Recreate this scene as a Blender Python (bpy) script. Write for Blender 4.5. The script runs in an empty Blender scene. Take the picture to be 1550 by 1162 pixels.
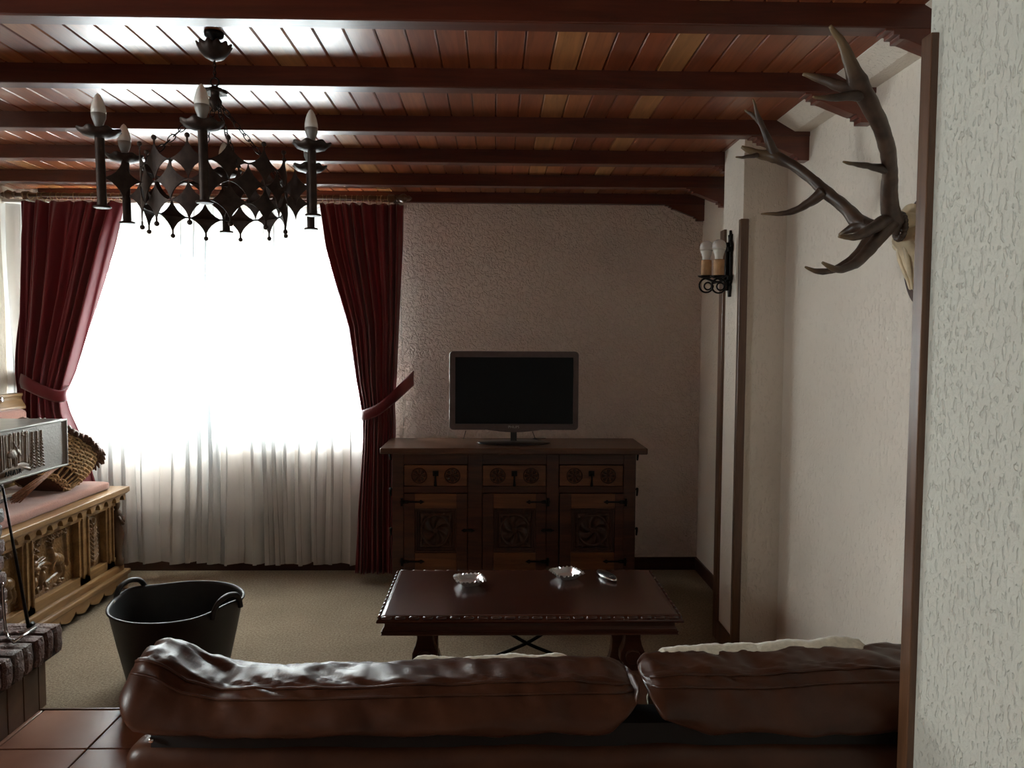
import bpy, math, random
from mathutils import Vector, Matrix, noise
rnd = random.Random(7)
PI = math.pi
C = bpy.context.scene.collection
scene = bpy.context.scene

# ------------------------------------------------------------------ camera
F, CX, CY = 1150.0, 775.0, 581.0
CAMZ = 1.5
ROT = (Matrix.Rotation(math.radians(-1.3), 3, 'Z') @ Matrix.Rotation(math.radians(90 - 3.2), 3, 'X')
       @ Matrix.Rotation(math.radians(0.3), 3, 'Z'))
CP = Vector((0, 0, CAMZ))
def ray(px, py):
    return ROT @ Vector(((px - CX) / F, -(py - CY) / F, -1.0))
def at(px, py, Y):
    d = ray(px, py); return CP + d * (Y / d.y)
def atZ(px, py, Z):
    d = ray(px, py); return CP + d * ((Z - CAMZ) / d.z)
def atX(px, py, X):
    d = ray(px, py); return CP + d * (X / d.x)
cam = bpy.data.cameras.new('camera'); camo = bpy.data.objects.new('camera', cam); C.objects.link(camo)
camo.matrix_world = Matrix.Translation(CP) @ ROT.to_4x4()
cam.sensor_width = 36; cam.sensor_fit = 'HORIZONTAL'; cam.lens = F / 1550 * 36
cam.clip_start = 0.02
scene.camera = camo

# ------------------------------------------------------------------ materials
def newmat(name):
    m = bpy.data.materials.new(name); m.use_nodes = True
    nt = m.node_tree
    return m, nt, nt.nodes['Principled BSDF']
def N(nt, typ, **kw):
    n = nt.nodes.new(typ)
    for k, v in kw.items():
        if k in n.inputs: n.inputs[k].default_value = v
        else: setattr(n, k, v)
    return n
def coords(nt, scale=(1, 1, 1)):
    g = N(nt, 'ShaderNodeNewGeometry')
    mp = N(nt, 'ShaderNodeMapping'); mp.inputs['Scale'].default_value = scale
    nt.links.new(g.outputs['Position'], mp.inputs['Vector'])
    return mp.outputs['Vector']
def ocoords(nt, scale=(1, 1, 1)):
    g = N(nt, 'ShaderNodeTexCoord')
    mp = N(nt, 'ShaderNodeMapping'); mp.inputs['Scale'].default_value = scale
    nt.links.new(g.outputs['Object'], mp.inputs['Vector'])
    return mp.outputs['Vector']
def ramp(nt, fac, stops):
    r = N(nt, 'ShaderNodeValToRGB')
    while len(r.color_ramp.elements) < len(stops): r.color_ramp.elements.new(0.5)
    for e, (p, c) in zip(r.color_ramp.elements, stops):
        e.position = p; e.color = (*c, 1)
    nt.links.new(fac, r.inputs['Fac']); return r.outputs['Color']
def bump(nt, b, h, strength, dist):
    n = N(nt, 'ShaderNodeBump'); n.inputs['Strength'].default_value = strength; n.inputs['Distance'].default_value = dist
    nt.links.new(h, n.inputs['Height']); nt.links.new(n.outputs['Normal'], b.inputs['Normal']); return n
def plain(name, col, rough=0.5, metal=0.0, spec=0.5, coat=0.0, sheen=0.0, noise_amt=0.12, nscale=30, bumps=0.0):
    m, nt, b = newmat(name)
    nz = N(nt, 'ShaderNodeTexNoise', Scale=nscale, Detail=4.0)
    nt.links.new(ocoords(nt), nz.inputs['Vector'])
    lo = tuple(c * (1 - noise_amt) for c in col); hi = tuple(min(1, c * (1 + noise_amt)) for c in col)
    nt.links.new(ramp(nt, nz.outputs['Fac'], [(0.3, lo), (0.7, hi)]), b.inputs['Base Color'])
    b.inputs['Roughness'].default_value = rough; b.inputs['Metallic'].default_value = metal
    b.inputs['Specular IOR Level'].default_value = spec
    b.inputs['Coat Weight'].default_value = coat
    b.inputs['Sheen Weight'].default_value = sheen
    if bumps: bump(nt, b, nz.outputs['Fac'], bumps, 0.002)
    return m
def wood(name, dark, light, axis='X', rough=0.35, coat=0.0, fine=1.0, bumps=0.15):
    """long soft grain along axis"""
    m, nt, b = newmat(name)
    s = {'X': (1.2, 14, 14), 'Y': (14, 1.2, 14), 'Z': (14, 14, 1.2)}[axis]
    v = coords(nt, tuple(q * fine for q in s))
    n1 = N(nt, 'ShaderNodeTexNoise', Scale=1.6, Detail=6.0, Roughness=0.6, Distortion=0.8)
    nt.links.new(v, n1.inputs['Vector'])
    n2 = N(nt, 'ShaderNodeTexNoise', Scale=9.0, Detail=5.0, Roughness=0.7)
    nt.links.new(v, n2.inputs['Vector'])
    mx = N(nt, 'ShaderNodeMath', operation='MULTIPLY_ADD'); mx.inputs[1].default_value = 0.35
    nt.links.new(n2.outputs['Fac'], mx.inputs[0]); nt.links.new(n1.outputs['Fac'], mx.inputs[2])
    nt.links.new(ramp(nt, mx.outputs[0], [(0.45, dark), (0.85, light)]), b.inputs['Base Color'])
    b.inputs['Roughness'].default_value = rough
    b.inputs['Coat Weight'].default_value = coat; b.inputs['Coat Roughness'].default_value = 0.2
    bump(nt, b, mx.outputs[0], bumps, 0.002)
    return m
def plaster(name, col, scale=55, strength=0.55, dist=0.006, pits=False):
    m, nt, b = newmat(name)
    v = coords(nt)
    n1 = N(nt, 'ShaderNodeTexNoise', Scale=scale, Detail=3.0, Roughness=0.55, Distortion=0.9)
    nt.links.new(v, n1.inputs['Vector'])
    r1 = N(nt, 'ShaderNodeMapRange'); r1.inputs['From Min'].default_value = 0.42; r1.inputs['From Max'].default_value = 0.62
    nt.links.new(n1.outputs['Fac'], r1.inputs['Value'])
    h = r1.outputs[0]
    if pits:
        v2 = coords(nt, (1, 1, 0.45))
        n2 = N(nt, 'ShaderNodeTexNoise', Scale=scale * 1.5, Detail=2.0, Distortion=0.4)
        nt.links.new(v2, n2.inputs['Vector'])
        r2 = N(nt, 'ShaderNodeMapRange'); r2.inputs['From Min'].default_value = 0.34; r2.inputs['From Max'].default_value = 0.44
        nt.links.new(n2.outputs['Fac'], r2.inputs['Value'])
        ml = N(nt, 'ShaderNodeMath', operation='MULTIPLY_ADD'); ml.inputs[1].default_value = 1.3
        nt.links.new(r2.outputs[0], ml.inputs[0]); nt.links.new(n1.outputs['Fac'], ml.inputs[2]); h = ml.outputs[0]
    n3 = N(nt, 'ShaderNodeTexNoise', Scale=1.5, Detail=2.0); nt.links.new(v, n3.inputs['Vector'])
    lo = tuple(c * 0.93 for c in col)
    nt.links.new(ramp(nt, n3.outputs['Fac'], [(0.35, lo), (0.65, col)]), b.inputs['Base Color'])
    b.inputs['Roughness'].default_value = 0.75
    b.inputs['Specular IOR Level'].default_value = 0.3
    bump(nt, b, h, strength, dist)
    return m

M = {}
M['plaster_far'] = plaster('plaster_far', (0.90, 0.79, 0.72), 38, 0.8, 0.012)
M['plaster_side'] = plaster('plaster_side', (0.80, 0.72, 0.62), 62, 0.5, 0.004, pits=True)
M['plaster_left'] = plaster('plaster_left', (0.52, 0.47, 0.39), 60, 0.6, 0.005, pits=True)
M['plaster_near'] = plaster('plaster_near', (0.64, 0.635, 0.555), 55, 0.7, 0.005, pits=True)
M['plaster_plain'] = plaster('plaster_plain', (0.60, 0.57, 0.52), 40, 0.3, 0.004)
M['beam'] = wood('beam_wood', (0.050, 0.010, 0.005), (0.11, 0.022, 0.009), 'X', 0.38, 0.25)
M['corbel'] = wood('corbel_wood', (0.085, 0.018, 0.009), (0.16, 0.036, 0.015), 'X', 0.38, 0.25)
M['trim'] = wood('trim_wood', (0.07, 0.030, 0.014), (0.16, 0.075, 0.035), 'Z', 0.35, 0.3)
M['base'] = wood('baseboard_wood', (0.035, 0.012, 0.008), (0.07, 0.025, 0.014), 'X', 0.4)
M['cab'] = wood('cabinet_wood', (0.028, 0.009, 0.005), (0.092, 0.030, 0.013), 'X', 0.42, 0.1)
M['cab_light'] = wood('cabinet_panel_wood', (0.080, 0.027, 0.010), (0.21, 0.080, 0.028), 'X', 0.45, 0.1)
M['cab_carve'] = wood('cabinet_carved_wood', (0.025, 0.009, 0.005), (0.07, 0.026, 0.012), 'Z', 0.45, 0.1)
M['cab_top'] = wood('cabinet_top_wood', (0.05, 0.02, 0.010), (0.13, 0.055, 0.027), 'X', 0.38, 0.1)
M['table'] = wood('table_wood', (0.030, 0.010, 0.007), (0.065, 0.021, 0.013), 'X', 0.22, 0.4, 1.0, 0.04)
M['table_dark'] = wood('table_leg_wood', (0.03, 0.010, 0.006), (0.075, 0.024, 0.012), 'X', 0.32, 0.2)
M['oak'] = wood('chest_oak', (0.15, 0.075, 0.025), (0.30, 0.17, 0.065), 'Y', 0.38, 0.2)
M['oak_dark'] = wood('chest_dark_oak', (0.05, 0.025, 0.012), (0.11, 0.055, 0.025), 'Z', 0.45)
M['oak_carve'] = wood('chest_carved_oak', (0.11, 0.055, 0.018), (0.22, 0.115, 0.04), 'Y', 0.3, 0.3)
M['iron'] = plain('black_iron', (0.018, 0.016, 0.015), 0.42, 0.85, noise_amt=0.4, nscale=60, bumps=0.3)
M['iron_brown'] = plain('brown_iron', (0.045, 0.030, 0.024), 0.5, 0.6, noise_amt=0.4, nscale=40, bumps=0.2)
M['chrome'] = plain('chrome', (0.7, 0.7, 0.7), 0.2, 1.0)
M['brass'] = plain('aged_brass', (0.30, 0.22, 0.12), 0.35, 0.9)
M['bulb'] = plain('opal_bulb', (0.82, 0.80, 0.74), 0.25, 0, noise_amt=0.0)
M['bulb_base'] = plain('bulb_collar', (0.30, 0.29, 0.27), 0.4, 0, noise_amt=0.0)
M['bulb_white'] = plain('bulb_collar_white', (0.75, 0.72, 0.66), 0.35, 0, noise_amt=0.0)
M['card'] = plain('candle_sleeve', (0.50, 0.28, 0.13), 0.6, 0, noise_amt=0.2)
M['rubber'] = plain('black_rubber', (0.006, 0.0065, 0.007), 0.5, 0, noise_amt=0.1)
M['black'] = plain('black_plastic', (0.012, 0.012, 0.013), 0.3, 0)
M['bezel'] = plain('tv_bezel', (0.10, 0.065, 0.062), 0.28, 0.1)
M['screen'] = plain('tv_screen', (0.004, 0.005, 0.007), 0.15, 0, spec=0.18, noise_amt=0.0)
M['silver'] = plain('silver_print', (0.45, 0.42, 0.40), 0.4, 0.6)
M['bone'] = plain('bone', (0.62, 0.50, 0.33), 0.45, 0, noise_amt=0.25, nscale=18, bumps=0.4)
M['plaque'] = plain('plaque_wood', (0.06, 0.028, 0.018), 0.35, 0)
M['hood'] = plain('hood_metal_frame', (0.42, 0.41, 0.38), 0.32, 0.9, noise_amt=0.1, nscale=12)
M['throw'] = plain('cream_throw', (0.62, 0.57, 0.44), 0.9, 0, sheen=0.5, noise_amt=0.12, nscale=90, bumps=0.8)
M['cushion'] = plain('pink_cushion', (0.25, 0.10, 0.065), 0.85, 0, sheen=0.3, noise_amt=0.15, nscale=120, bumps=0.3)
M['hearth_tile'] = plain('hearth_base_tile', (0.13, 0.075, 0.045), 0.4, 0, noise_amt=0.3, nscale=9)
M['grout'] = plain('dark_mortar', (0.07, 0.06, 0.055), 0.9, 0)
M['white_paint'] = plain('window_frame_white', (0.72, 0.72, 0.70), 0.45)
M['lintel'] = plain('shutter_box_cream', (0.70, 0.62, 0.42), 0.6)
M['wicker'] = plain('wicker', (0.50, 0.33, 0.16), 0.55, 0, noise_amt=0.45, nscale=45, bumps=0.5)
M['wicker_dark'] = plain('dark_wicker', (0.10, 0.045, 0.025), 0.6, 0, noise_amt=0.4, nscale=60, bumps=0.5)
M['wicker_red'] = plain('red_brown_wicker', (0.25, 0.105, 0.05), 0.55, 0, noise_amt=0.35, nscale=70, bumps=0.5)
M['print'] = plain('dark_newsprint', (0.10, 0.085, 0.075), 0.8, 0, noise_amt=0.6, nscale=60)
M['paper'] = plain('newsprint', (0.45, 0.42, 0.36), 0.8, 0, noise_amt=0.3, nscale=50)

# relief metal: grey raised areas with brown patina in the hollows (uses stored relief height)
def relief_metal():
    m, nt, b = newmat('embossed_pewter')
    a = N(nt, 'ShaderNodeAttribute'); a.attribute_name = 'relief'
    nz = N(nt, 'ShaderNodeTexNoise', Scale=140.0, Detail=3.0); nt.links.new(coords(nt), nz.inputs['Vector'])
    nt.links.new(ramp(nt, a.outputs['Fac'], [(0.0, (0.50, 0.49, 0.46)), (0.35, (0.20, 0.13, 0.075)), (1.0, (0.46, 0.43, 0.38))]), b.inputs['Base Color'])
    b.inputs['Metallic'].default_value = 0.45; b.inputs['Roughness'].default_value = 0.42
    bump(nt, b, nz.outputs['Fac'], 0.2, 0.001)
    return m
M['pewter'] = relief_metal()

def antler_mat():
    m, nt, b = newmat('antler')
    n1 = N(nt, 'ShaderNodeTexNoise', Scale=22.0, Detail=4.0, Distortion=0.5); nt.links.new(coords(nt), n1.inputs['Vector'])
    a = N(nt, 'ShaderNodeAttribute'); a.attribute_name = 'tip'
    nt.links.new(ramp(nt, n1.outputs['Fac'], [(0.35, (0.045, 0.026, 0.018)), (0.7, (0.10, 0.062, 0.04))]), b.inputs['Base Color'])
    mix = N(nt, 'ShaderNodeMix'); mix.data_type = 'RGBA'
    mix.inputs['B'].default_value = (0.22, 0.15, 0.075, 1)
    col = b.inputs['Base Color'].links[0].from_socket
    nt.links.new(a.outputs['Fac'], mix.inputs['Factor']); nt.links.new(col, mix.inputs['A'])
    nt.links.new(mix.outputs['Result'], b.inputs['Base Color'])
    b.inputs['Roughness'].default_value = 0.42
    bump(nt, b, n1.outputs['Fac'], 0.4, 0.004)
    return m
M['antler'] = antler_mat()

def plank_mat():
    m, nt, b = newmat('ceiling_planks')
    g = N(nt, 'ShaderNodeNewGeometry'); sx = N(nt, 'ShaderNodeSeparateXYZ'); nt.links.new(g.outputs['Position'], sx.inputs[0])
    d = N(nt, 'ShaderNodeMath', operation='DIVIDE'); d.inputs[1].default_value = 0.0932; nt.links.new(sx.outputs['X'], d.inputs[0])
    f = N(nt, 'ShaderNodeMath', operation='FLOOR'); nt.links.new(d.outputs[0], f.inputs[0])
    wn = N(nt, 'ShaderNodeTexWhiteNoise', noise_dimensions='1D'); nt.links.new(f.outputs[0], wn.inputs['W'])
    cmb = N(nt, 'ShaderNodeCombineXYZ')
    ml = N(nt, 'ShaderNodeMath', operation='MULTIPLY'); ml.inputs[1].default_value = 37.0; nt.links.new(wn.outputs['Value'], ml.inputs[0])
    nt.links.new(ml.outputs[0], cmb.inputs['Z'])
    x2 = N(nt, 'ShaderNodeMath', operation='MULTIPLY'); x2.inputs[1].default_value = 22.0; nt.links.new(sx.outputs['X'], x2.inputs[0])
    y2 = N(nt, 'ShaderNodeMath', operation='MULTIPLY'); y2.inputs[1].default_value = 1.6; nt.links.new(sx.outputs['Y'], y2.inputs[0])
    nt.links.new(x2.outputs[0], cmb.inputs['X']); nt.links.new(y2.outputs[0], cmb.inputs['Y'])
    nz = N(nt, 'ShaderNodeTexNoise', Scale=1.4, Detail=6.0, Roughness=0.6, Distortion=1.4); nt.links.new(cmb.outputs[0], nz.inputs['Vector'])
    base = ramp(nt, wn.outputs['Value'], [(0.0, (0.23, 0.055, 0.018)), (0.3, (0.34, 0.105, 0.035)), (0.55, (0.28, 0.068, 0.022)), (0.8, (0.38, 0.13, 0.042)), (0.93, (0.46, 0.21, 0.07))])
    gr = ramp(nt, nz.outputs['Fac'], [(0.35, (0.72, 0.68, 0.66)), (0.65, (1.1, 1.1, 1.1))])
    mix = N(nt, 'ShaderNodeMix'); mix.data_type = 'RGBA'; mix.blend_type = 'MULTIPLY'; mix.inputs['Factor'].default_value = 1.0
    nt.links.new(base, mix.inputs['A']); nt.links.new(gr, mix.inputs['B'])
    nt.links.new(mix.outputs['Result'], b.inputs['Base Color'])
    b.inputs['Roughness'].default_value = 0.34; b.inputs['Coat Weight'].default_value = 0.65; b.inputs['Coat Roughness'].default_value = 0.25
    bump(nt, b, nz.outputs['Fac'], 0.12, 0.002)
    return m
M['planks'] = plank_mat()

def carpet_mat():
    m, nt, b = newmat('carpet')
    v = coords(nt)
    n1 = N(nt, 'ShaderNodeTexNoise', Scale=95.0, Detail=4.0, Roughness=0.8); nt.links.new(v, n1.inputs['Vector'])
    n2 = N(nt, 'ShaderNodeTexNoise', Scale=4.0, Detail=4.0); nt.links.new(v, n2.inputs['Vector'])
    c1 = ramp(nt, n1.outputs['Fac'], [(0.35, (0.19, 0.145, 0.10)), (0.65, (0.40, 0.33, 0.235))])
    c2 = ramp(nt, n2.outputs['Fac'], [(0.3, (0.85, 0.85, 0.85)), (0.7, (1, 1, 1))])
    mix = N(nt, 'ShaderNodeMix'); mix.data_type = 'RGBA'; mix.blend_type = 'MULTIPLY'; mix.inputs['Factor'].default_value = 1.0
    nt.links.new(c1, mix.inputs['A']); nt.links.new(c2, mix.inputs['B']); nt.links.new(mix.outputs['Result'], b.inputs['Base Color'])
    b.inputs['Roughness'].default_value = 0.95; b.inputs['Specular IOR Level'].default_value = 0.1
    bump(nt, b, n1.outputs['Fac'], 0.8, 0.006)
    return m
M['carpet'] = carpet_mat()

def tile_mat():
    m, nt, b = newmat('terracotta_tiles')
    v = coords(nt)
    wn = N(nt, 'ShaderNodeTexNoise', Scale=2.2, Detail=4.0); nt.links.new(v, wn.inputs['Vector'])
    nt.links.new(ramp(nt, wn.outputs['Fac'], [(0.3, (0.27, 0.115, 0.07)), (0.7, (0.40, 0.20, 0.13))]), b.inputs['Base Color'])
    b.inputs['Roughness'].default_value = 0.28
    nb = N(nt, 'ShaderNodeTexNoise', Scale=9.0, Detail=3.0); nt.links.new(v, nb.inputs['Vector'])
    bump(nt, b, nb.outputs['Fac'], 0.15, 0.004)
    return m
M['tile'] = tile_mat()

def brick_mat(name, c1, c2, c3):
    m, nt, b = newmat(name)
    n1 = N(nt, 'ShaderNodeTexNoise', Scale=7.0, Detail=5.0, Roughness=0.65); nt.links.new(coords(nt), n1.inputs['Vector'])
    n2 = N(nt, 'ShaderNodeTexNoise', Scale=60.0, Detail=4.0, Distortion=1.0); nt.links.new(coords(nt), n2.inputs['Vector'])
    nt.links.new(ramp(nt, n1.outputs['Fac'], [(0.35, c1), (0.5, c2), (0.65, c3)]), b.inputs['Base Color'])
    b.inputs['Roughness'].default_value = 0.5
    bump(nt, b, n2.outputs['Fac'], 0.9, 0.012)
    return m
M['brick'] = brick_mat('rustic_brick', (0.10, 0.045, 0.035), (0.17, 0.10, 0.085), (0.21, 0.19, 0.18))

def leather_mat():
    m, nt, b = newmat('brown_leather')
    n1 = N(nt, 'ShaderNodeTexNoise', Scale=6.0, Detail=5.0, Roughness=0.6); nt.links.new(coords(nt), n1.inputs['Vector'])
    n2 = N(nt, 'ShaderNodeTexVoronoi', Scale=260.0); nt.links.new(coords(nt), n2.inputs['Vector'])
    nt.links.new(ramp(nt, n1.outputs['Fac'], [(0.3, (0.036, 0.012, 0.006)), (0.7, (0.072, 0.026, 0.012))]), b.inputs['Base Color'])
    b.inputs['Roughness'].default_value = 0.38; b.inputs['Specular IOR Level'].default_value = 0.32
    bump(nt, b, n2.outputs['Distance'], 0.15, 0.0006)
    return m
M['leather'] = leather_mat()
M['gap_shade'] = plain('sofa_gap_shade', (0.006, 0.005, 0.005), 0.7)  # near-black that stands for shade in the sofa's back gap

def cloth_mix(name, col, transp, transl, rough=0.8, sheen=0.0, weave=900, tcol=None):
    m, nt, b = newmat(name)
    out = nt.nodes['Material Output']
    nz = N(nt, 'ShaderNodeTexNoise', Scale=12.0, Detail=3.0); nt.links.new(coords(nt, (1, 1, 0.15)), nz.inputs['Vector'])
    c = ramp(nt, nz.outputs['Fac'], [(0.3, tuple(q * 0.9 for q in col)), (0.7, col)])
    nt.links.new(c, b.inputs['Base Color']); b.inputs['Roughness'].default_value = rough; b.inputs['Sheen Weight'].default_value = sheen
    b.inputs['Specular IOR Level'].default_value = 0.3
    tl = N(nt, 'ShaderNodeBsdfTranslucent')
    if tcol: tl.inputs['Color'].default_value = (*tcol, 1)
    else: nt.links.new(c, tl.inputs['Color'])
    mx = N(nt, 'ShaderNodeMixShader'); mx.inputs[0].default_value = transl
    nt.links.new(b.outputs[0], mx.inputs[1]); nt.links.new(tl.outputs[0], mx.inputs[2])
    o = mx.outputs[0]
    if transp > 0:
        tr = N(nt, 'ShaderNodeBsdfTransparent')
        m2 = N(nt, 'ShaderNodeMixShader')
        lw = N(nt, 'ShaderNodeLayerWeight'); lw.inputs['Blend'].default_value = 0.5   # thin weave: closes up where a fold turns edge-on
        mm = N(nt, 'ShaderNodeMapRange'); mm.inputs['From Min'].default_value = 0.05; mm.inputs['From Max'].default_value = 0.85
        mm.inputs['To Min'].default_value = transp; mm.inputs['To Max'].default_value = 0.0
        nt.links.new(lw.outputs['Facing'], mm.inputs['Value']); nt.links.new(mm.outputs[0], m2.inputs[0])
        nt.links.new(o, m2.inputs[1]); nt.links.new(tr.outputs[0], m2.inputs[2]); o = m2.outputs[0]
    nt.links.new(o, out.inputs['Surface'])
    return m
M['sheer'] = cloth_mix('sheer_voile', (0.78, 0.77, 0.75), 0.29, 0.36, tcol=(0.72, 0.78, 0.82))
M['red'] = cloth_mix('burgundy_satin', (0.16, 0.012, 0.020), 0.0, 0.16, 0.42, 0.35, tcol=(0.35, 0.02, 0.03))

def glass_mat(name, col=(1, 1, 1), rough=0.0):
    m, nt, b = newmat(name)
    b.inputs['Transmission Weight'].default_value = 1.0; b.inputs['Roughness'].default_value = rough
    b.inputs['Base Color'].default_value = (*col, 1); b.inputs['IOR'].default_value = 1.5
    return m
M['crystal'] = glass_mat('clear_crystal', (1, 1, 1), 0.08)
M['crystal'].node_tree.nodes['Principled BSDF'].inputs['Transmission Weight'].default_value = 0.72
M['crystal'].node_tree.nodes['Principled BSDF'].inputs['Base Color'].default_value = (0.85, 0.87, 0.88, 1)
def pane_mat():
    m, nt, b = newmat('window_glass'); out = nt.nodes['Material Output']
    tr = N(nt, 'ShaderNodeBsdfTransparent'); gl = N(nt, 'ShaderNodeBsdfGlossy'); gl.inputs['Roughness'].default_value = 0.02
    mx = N(nt, 'ShaderNodeMixShader'); mx.inputs[0].default_value = 0.06
    nt.links.new(tr.outputs[0], mx.inputs[1]); nt.links.new(gl.outputs[0], mx.inputs[2]); nt.links.new(mx.outputs[0], out.inputs['Surface'])
    return m
M['pane'] = pane_mat()
M['clearbulb'] = plain('frosted_bulb', (0.66, 0.62, 0.58), 0.12, 0, noise_amt=0.0)

# ------------------------------------------------------------------ mesh builder
class MB:
    def __init__(s): s.v = []; s.f = []; s.a = []
    def add(s, vs, fs, att=None):
        o = len(s.v); s.v += [Vector(q) for q in vs]; s.f += [tuple(i + o for i in f) for f in fs]
        s.a += (att if att else [0.0] * len(vs)); return s
    def box(s, a, b):
        x0, y0, z0 = a; x1, y1, z1 = b
        return s.add([(x0, y0, z0), (x1, y0, z0), (x1, y1, z0), (x0, y1, z0), (x0, y0, z1), (x1, y0, z1), (x1, y1, z1), (x0, y1, z1)],
                     [(0, 3, 2, 1), (4, 5, 6, 7), (0, 1, 5, 4), (1, 2, 6, 5), (2, 3, 7, 6), (3, 0, 4, 7)])
    def prism(s, poly, axis, d0, d1):
        """poly of 2-D points extruded along axis ('X': poly is (y,z); 'Y': (x,z); 'Z': (x,y))"""
        def P(p, d):
            return {'X': (d, p[0], p[1]), 'Y': (p[0], d, p[1]), 'Z': (p[0], p[1], d)}[axis]
        n = len(poly); vs = [P(p, d0) for p in poly] + [P(p, d1) for p in poly]
        fs = [tuple(range(n))[::-1], tuple(range(n, 2 * n))] + [(i, (i + 1) % n, n + (i + 1) % n, n + i) for i in range(n)]
        return s.add(vs, fs)
    def tube(s, pts, rad, n=8, caps=True, flat=1.0, att=None):
        pts = [Vector(p) for p in pts]
        if not isinstance(rad, (list, tuple)): rad = [rad] * len(pts)
        t0 = (pts[1] - pts[0]).normalized()
        up = Vector((0, 0, 1)) if abs(t0.z) < 0.9 else Vector((1, 0, 0))
        nrm = (up - t0 * up.dot(t0)).normalized()
        vs = []; at_ = []
        for i, p in enumerate(pts):
            if i == 0: t = pts[1] - pts[0]
            elif i == len(pts) - 1: t = pts[-1] - pts[-2]
            else: t = pts[i + 1] - pts[i - 1]
            t.normalize(); nrm = (nrm - t * nrm.dot(t)).normalized(); bn = t.cross(nrm)
            for k in range(n):
                a = 2 * PI * k / n
                vs.append(p + nrm * (math.cos(a) * rad[i] * flat) + bn * (math.sin(a) * rad[i]))
                at_.append(att[i] if att else 0.0)
        fs = []
        for i in range(len(pts) - 1):
            for k in range(n):
                fs.append((i * n + k, i * n + (k + 1) % n, (i + 1) * n + (k + 1) % n, (i + 1) * n + k))
        if caps:
            fs.append(tuple(range(n))[::-1]); fs.append(tuple(range((len(pts) - 1) * n, len(pts) * n)))
        return s.add(vs, fs, at_)
    def lathe(s, prof, c=(0, 0, 0), n=24, sx=1.0, sy=1.0, rot=0.0, fn=None):
        vs = []; m = len(prof)
        for (r, z) in prof:
            for k in range(n):
                a = 2 * PI * k / n
                rr, zz = (r, z) if fn is None else fn(r, z, a)
                x, y = rr * math.cos(a) * sx, rr * math.sin(a) * sy
                vs.append((c[0] + x * math.cos(rot) - y * math.sin(rot), c[1] + x * math.sin(rot) + y * math.cos(rot), c[2] + zz))
        fs = []
        for i in range(m - 1):
            for k in range(n):
                fs.append((i * n + k, i * n + (k + 1) % n, (i + 1) * n + (k + 1) % n, (i + 1) * n + k))
        if prof[0][0] > 1e-5: fs.append(tuple(range(n))[::-1])
        if prof[-1][0] > 1e-5: fs.append(tuple(range((m - 1) * n, m * n)))
        return s.add(vs, fs)
    def ball(s, c, r, n=12, sc=(1, 1, 1)):
        prof = [(max(1e-6, math.sin(PI * i / 8)) * r, -math.cos(PI * i / 8) * r) for i in range(9)]
        o = len(s.v); s.lathe([(a, z * sc[2]) for a, z in prof], c, n, sc[0], sc[1]); return s
    def torus(s, c, R, r, axis='Z', n=20, k=6, sc=(1, 1), rot=None):
        pts = []
        for i in range(n + 1):
            a = 2 * PI * i / n; p = (R * sc[0] * math.cos(a), R * sc[1] * math.sin(a))
            q = {'Z': Vector((p[0], p[1], 0)), 'X': Vector((0, p[0], p[1])), 'Y': Vector((p[0], 0, p[1]))}[axis]
            if rot: q = rot @ q
            pts.append(Vector(c) + q)
        return s.tube(pts, r, k, caps=False)
    def grid(s, fn, nu, nv, att=None, closed_u=False):
        vs = []; at_ = []
        for j in range(nv + 1):
            for i in range(nu + 1 - (1 if closed_u else 0)):
                r = fn(i / nu, j / nv)
                if att is not None: vs.append(r[0]); at_.append(r[1])
                else: vs.append(r); at_.append(0.0)
        w = nu + (0 if closed_u else 1); fs = []
        for j in range(nv):
            for i in range(nu):
                i2 = (i + 1) % w
                fs.append((j * w + i, j * w + i2, (j + 1) * w + i2, (j + 1) * w + i))
        return s.add(vs, fs, at_)
    def build(s, name, mat, parent=None, smooth=False, bevel=0.0, sub=0, seg=2, local=False, attname=None, solid=0.0):
        off = Vector((0, 0, 0))
        if parent is not None and not local:
            q = parent
            while q: off += q.location; q = q.parent
        me = bpy.data.meshes.new(name)
        me.from_pydata([v - off for v in s.v], [], s.f); me.update()
        if attname:
            at_ = me.attributes.new(attname, 'FLOAT', 'POINT'); at_.data.foreach_set('value', s.a)
        import bmesh
        bm = bmesh.new(); bm.from_mesh(me); bmesh.ops.recalc_face_normals(bm, faces=bm.faces[:]); bm.to_mesh(me); bm.free()
        me.materials.append(mat)
        o = bpy.data.objects.new(name, me); C.objects.link(o)
        if parent is not None: o.parent = parent
        if smooth:
            for p in me.polygons: p.use_smooth = True
        if solid:
            md = o.modifiers.new('solid', 'SOLIDIFY'); md.thickness = solid; md.offset = 0
        if bevel:
            md = o.modifiers.new('bevel', 'BEVEL'); md.width = bevel; md.segments = seg; md.limit_method = 'ANGLE'; md.angle_limit = math.radians(40)
        if sub:
            md = o.modifiers.new('sub', 'SUBSURF'); md.levels = sub; md.render_levels = sub
        return o
def tag(o, label, cat, group=None, kind=None):
    o['label'] = label; o['category'] = cat
    if group: o['group'] = group
    if kind: o['kind'] = kind
    return o
def thing(name, label, cat, loc=(0, 0, 0), group=None):
    o = bpy.data.objects.new(name, None); C.objects.link(o); o.location = loc; o.empty_display_size = 0.05
    return tag(o, label, cat, group)
def struct(o): o['kind'] = 'structure'; return o
def copy_tree(o, parent=None):
    c = o.copy(); C.objects.link(c); c.parent = parent
    for ch in list(o.children): copy_tree(ch, c)
    return c
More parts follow.
